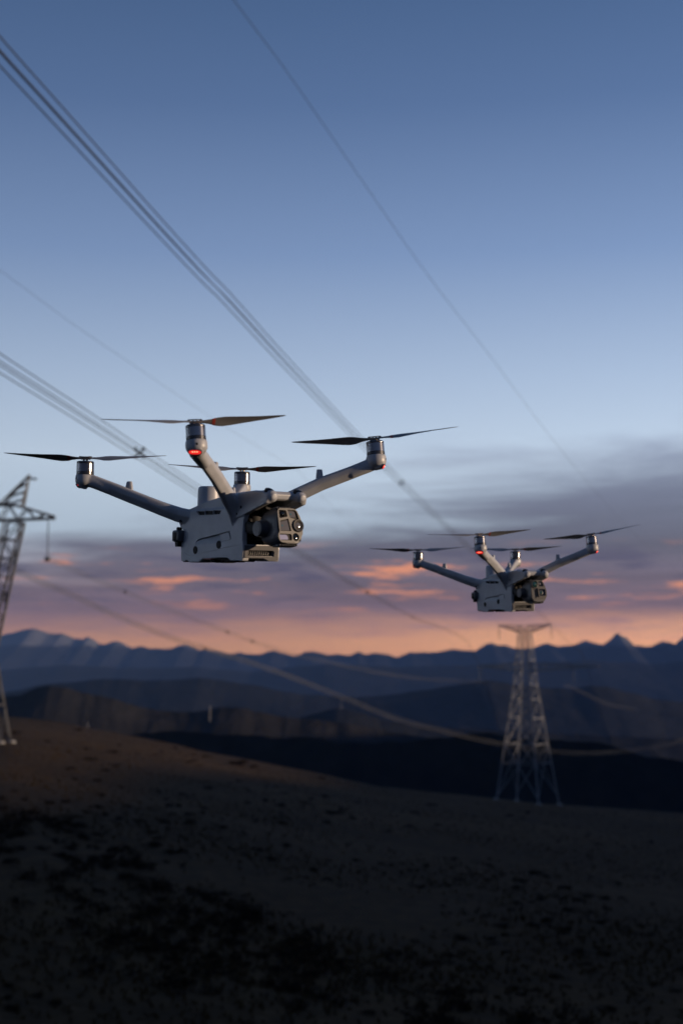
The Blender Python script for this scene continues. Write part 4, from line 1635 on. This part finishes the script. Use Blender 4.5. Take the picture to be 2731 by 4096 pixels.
def spacer_mesh(h):
    b = bmesh.new()
    for sx, sz in ((1, 1), (-1, 1), (1, -1), (-1, -1)):
        sweep(b, [(sx * h * .25, 0, sz * h * .25), (sx * h, 0, sz * h)], [(.12, .12), (.09, .09)], n=8, up=Vector((0, 1, 0)))
        lathe(b, [(.06, -.14), (.085, -.12), (.085, .12), (.06, .14)], 10, Matrix.Translation((sx * h, 0, sz * h)) @ Matrix.Rotation(rad(90), 4, 'X'))
    lathe(b, [(h * .20, -.06), (h * .42, -.06), (h * .42, .06), (h * .20, .06), (h * .20, -.06)], 16, Matrix.Rotation(rad(90), 4, 'X'), close=False)
    bmesh.ops.recalc_face_normals(b, faces=b.faces)
    me = bpy.data.meshes.new('spacer')
    b.to_mesh(me)
    b.free()
    return me


def bundle(pts, half, r, spacers, label, mat='wire'):
    """four conductors set as a diamond, tied together by spacers"""
    path = smooth_path(pts)
    root = empty('conductor_bundle', path[0])
    o0 = path[0]
    loc = [p - o0 for p in path]
    for sx, sz in ((1, 1), (-1, 1), (1, -1), (-1, -1)):
        line = []
        for i, p in enumerate(loc):
            d = (loc[min(i + 1, len(loc) - 1)] - loc[max(i - 1, 0)]).normalized()
            s = d.cross(Vector((0, 0, 1))).normalized()
            u = s.cross(d)
            line.append(p + s * sx * half + u * sz * half)
        obj('conductor', tube(line, r), M[mat], root)
    me = spacer_mesh(half)
    for y in spacers:
        for a, b in zip(path, path[1:]):
            if a.y <= y <= b.y:
                t = (y - a.y) / (b.y - a.y)
                p = a.lerp(b, t)
                o = obj('spacer', me, M['wire'], root)
                o.matrix_local = Matrix.Translation(p - o0) @ (b - a).to_track_quat('Y', 'Z').to_matrix().to_4x4()
                break
    tag(root, label, 'power line', 'power lines across the sky and valley')
    return root


def single(pts, r, label):
    path = smooth_path(pts)
    o = obj('earth_wire', tube(path, r), M['wire'])
    tag(o, label, 'power line', 'power lines across the sky and valley')


bundle(WIRE_A + [(228.0, 1150.0, -62.0)], .21, .027, [-60, 16, 137.3, 310, 720], 'thick cable bundle crossing the sky from upper left behind the nearer drone')
bundle(WIRE_B + [(130.0, 1100.0, -60.0)], .21, .021, [-20, 66.5, 210, 350], 'lower cable bundle entering at the left edge behind the left rotor of the nearer drone')
single(WIRE_D + [(205.0, 700.0, -20.0), (270, 1000, -52)], .011, 'single thin wire running steeply across the sky from top centre to right')
single(WIRE_E + [(25.0, 420.0, 17.0), (75.0, 800.0, -10.0), (100, 1120, -55)], .009, 'single faint wire in the left sky above the nearer drone')
bundle([(-62.1, 221.0, 17.2)] + WIRE_C, .30, .040, [262, 320], 'slack cable bundle sagging across the valley from left pylon past the right pylon', 'litwire')
bundle(WIRE_H, .26, .022, [243, 270, 276], 'cable bundle strung from hanging insulator of left pylon to arm of right pylon', 'litwire')
bundle(WIRE_F + [(150.0, 640.0, -34.0), (200, 900, -62)], .26, .016, [430], 'cable bundle leaving the right pylon towards the right edge', 'litwire')


# ------------------------------------------------------------------ far masts
def mast(x, y, h, label):
    b = bmesh.new()
    root = empty('mast', (x, y, 0))
    # stand it on whatever hill is there
    dg = bpy.context.evaluated_depsgraph_get()
    hit = S.ray_cast(dg, Vector((x, y, CAMZ + 600)), Vector((0, 0, -1)))
    z = hit[1].z if hit[0] else CAMZ - 60
    if hit[0] and hit[4].name == 'haze':
        hit = S.ray_cast(dg, Vector((x, y, hit[1].z - .05)), Vector((0, 0, -1)))
        z = hit[1].z
    root.location.z = z - .5
    lathe(b, [(.45, -2), (.42, h * .3), (.3, h * .95), (.28, h)], 12)
    bmesh.ops.recalc_face_normals(b, faces=b.faces)
    obj('pole', b, M['mast'], root)
    b = bmesh.new()
    rounded(b, -.4, .4, -.7, .7, h, h + .8, .2, 1)
    obj('mast_head', b, M['mast'], root)
    tag(root, label, 'mast', 'pale masts on the far hills')


bpy.context.view_layer.update()
mast(-267, 1110, 11, 'slim pale mast on the dark hill, leftmost of all the masts')
mast(-213, 1120, 12, 'slim pale mast on the right slope of the rounded dark hill at left')
mast(-112.5, 1140, 13, 'slim pale mast in the dip of the dark hills below the nearer drone')
mast(-.5, 2100, 16, 'slim pale mast on the small pointed hill in mid picture')


# ------------------------------------------------------------------ shrubs and grass
def shrub_mesh(seed):
    r = random.Random(seed)
    b = bmesh.new()
    lobes = [(r.uniform(-.6, .6), r.uniform(-.45, .45), r.uniform(.1, .32), r.uniform(.3, .55)) for _ in range(6)]
    for _ in range(330):
        lx, ly, lz, lr = r.choice(lobes)
        d = Vector((r.gauss(0, 1), r.gauss(0, 1), r.gauss(0, 1))).normalized() * lr * r.random() ** .4
        p = Vector((lx, ly, lz)) + Vector((d.x, d.y, d.z * .6))
        if p.z < 0:
            p.z = -p.z * .3
        s = r.uniform(.035, .085)
        q = Vector((r.gauss(0, 1), r.gauss(0, 1), r.gauss(0, 1))).normalized()
        a = q.orthogonal().normalized() * s
        c = q.cross(a).normalized() * s * r.uniform(.5, 1)
        b.faces.new([b.verts.new(p - a), b.verts.new(p + c), b.verts.new(p + a), b.verts.new(p - c)])
    for _ in range(14):
        lx, ly, lz, lr = r.choice(lobes)
        e = Vector((lx, ly, lz + lr * .4))
        st = Vector((lx * .3, ly * .3, -.1))
        s = Vector((.018, 0, 0))
        v = [b.verts.new(st - s), b.verts.new(st + s), b.verts.new(e)]
        b.faces.new(v)
        s = Vector((0, .018, 0))
        v = [b.verts.new(st - s), b.verts.new(st + s), b.verts.new(e)]
        b.faces.new(v)
    me = bpy.data.meshes.new('shrub')
    b.to_mesh(me)
    b.free()
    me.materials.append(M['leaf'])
    return me


shrubs = [shrub_mesh(i) for i in range(5)]


def shrub_label(x, y, r):
    """where on the hill the shrub stands, in words"""
    u = x / y
    col = ['at the far left', 'left of centre', 'in mid picture', 'right of centre', 'towards the right edge'][min(4, max(0, int((u + .27) / .108)))]
    if y > 240:
        row = 'just under the brow of the hill'
    elif y > 175:
        row = 'high on the grassy slope'
    elif y > 125:
        row = 'half way down the grassy slope'
    elif y > 90:
        row = 'on the lower slope'
    else:
        row = 'near the foot of the picture'
    kind = 'broad dark bush' if r > .95 else ('dark shrub' if r > .55 else 'small dark shrub')
    return kind + ' ' + row + ' ' + col


def put_shrub(x, y, r):
    o = link(bpy.data.objects.new('shrub', rng.choice(shrubs)))
    o.location = (x, y, hill_at(x, y) + CAMZ - .05)
    o.rotation_euler.z = rng.uniform(0, 6.28)
    k = r * rng.uniform(1.0, 1.3)
    o.scale = (k * 1.15, k * 1.15, k * rng.uniform(.75, 1.05))
    lb = shrub_label(x, y, r)
    tag(o, lb, 'shrub', 'shrubs: ' + lb)


for x, y, r in SHRUBS:
    put_shrub(x, y, r)
n = 0
while n < 165:
    y = 70 * (330 / 70) ** rng.random()
    u = rng.uniform(-.27, .27)
    x = u * y
    if noise.noise(Vector((x * .03, y * .03, 5.5))) < -.02:
        continue
    put_shrub(x, y, rng.uniform(.22, .55) * (1 + y / 400))
    n += 1


def tuft_field():
    """short dry grass, nobody could count it"""
    r = random.Random(3)
    vs, fs = [], []
    for _ in range(40000):
        y = 48 * (345 / 48) ** r.random()
        u = r.gauss(0, .26)
        x = u * y
        dens = noise.noise(Vector((x * .05, y * .05, 1.5)))
        if r.random() > .55 + dens:
            continue
        z = hill_at(x, y) + CAMZ
        h = r.uniform(.12, .34)
        for _k in range(3):
            a = r.uniform(0, 6.28)
            w_ = r.uniform(.05, .14)
            dx, dy = math.cos(a) * w_, math.sin(a) * w_
            i = len(vs)
            vs += [(x - dx, y - dy, z - .03), (x + dx, y + dy, z - .03), (x + r.uniform(-.15, .15), y + r.uniform(-.15, .15), z + h)]
            fs.append((i, i + 1, i + 2))
    me = bpy.data.meshes.new('dry_grass')
    me.from_pydata(vs, [], fs)
    o = obj('dry_grass', me, M['tuft'])
    tag(o, kind='stuff')
    o['label'] = 'short dry grass tufts over the hill'


tuft_field()


def heath():
    """dark heath mass low on the left where single shrubs run together"""
    r = random.Random(11)
    vs, fs = [], []
    n = 0
    while n < 520:
        y = r.uniform(62, 128)
        x = r.uniform(-34, 14)
        t = (y - 62) / 66
        centre = 3 - 38 * t
        if abs(x - centre) > 6 + 7 * r.random() or noise.noise(Vector((x * .34, y * .2, 2.2))) < .08:
            continue
        n += 1
        z = hill_at(x, y) + CAMZ
        rr = r.uniform(.3, .7)
        for _k in range(30):
            d = Vector((r.gauss(0, .5), r.gauss(0, .5), abs(r.gauss(0, .4)))) * rr
            q = Vector((r.gauss(0, 1), r.gauss(0, 1), r.gauss(0, 1))).normalized()
            s = r.uniform(.05, .11)
            a = q.orthogonal().normalized() * s
            c = q.cross(a).normalized() * s
            p = Vector((x, y, z)) + d
            i = len(vs)
            vs += [tuple(p - a), tuple(p + c), tuple(p + a), tuple(p - c)]
            fs.append((i, i + 1, i + 2, i + 3))
    me = bpy.data.meshes.new('heath_cover')
    me.from_pydata(vs, [], fs)
    o = obj('heath_cover', me, M['leaf'])
    tag(o, kind='stuff')
    o['label'] = 'dark heath running together low on the hillside'


heath()
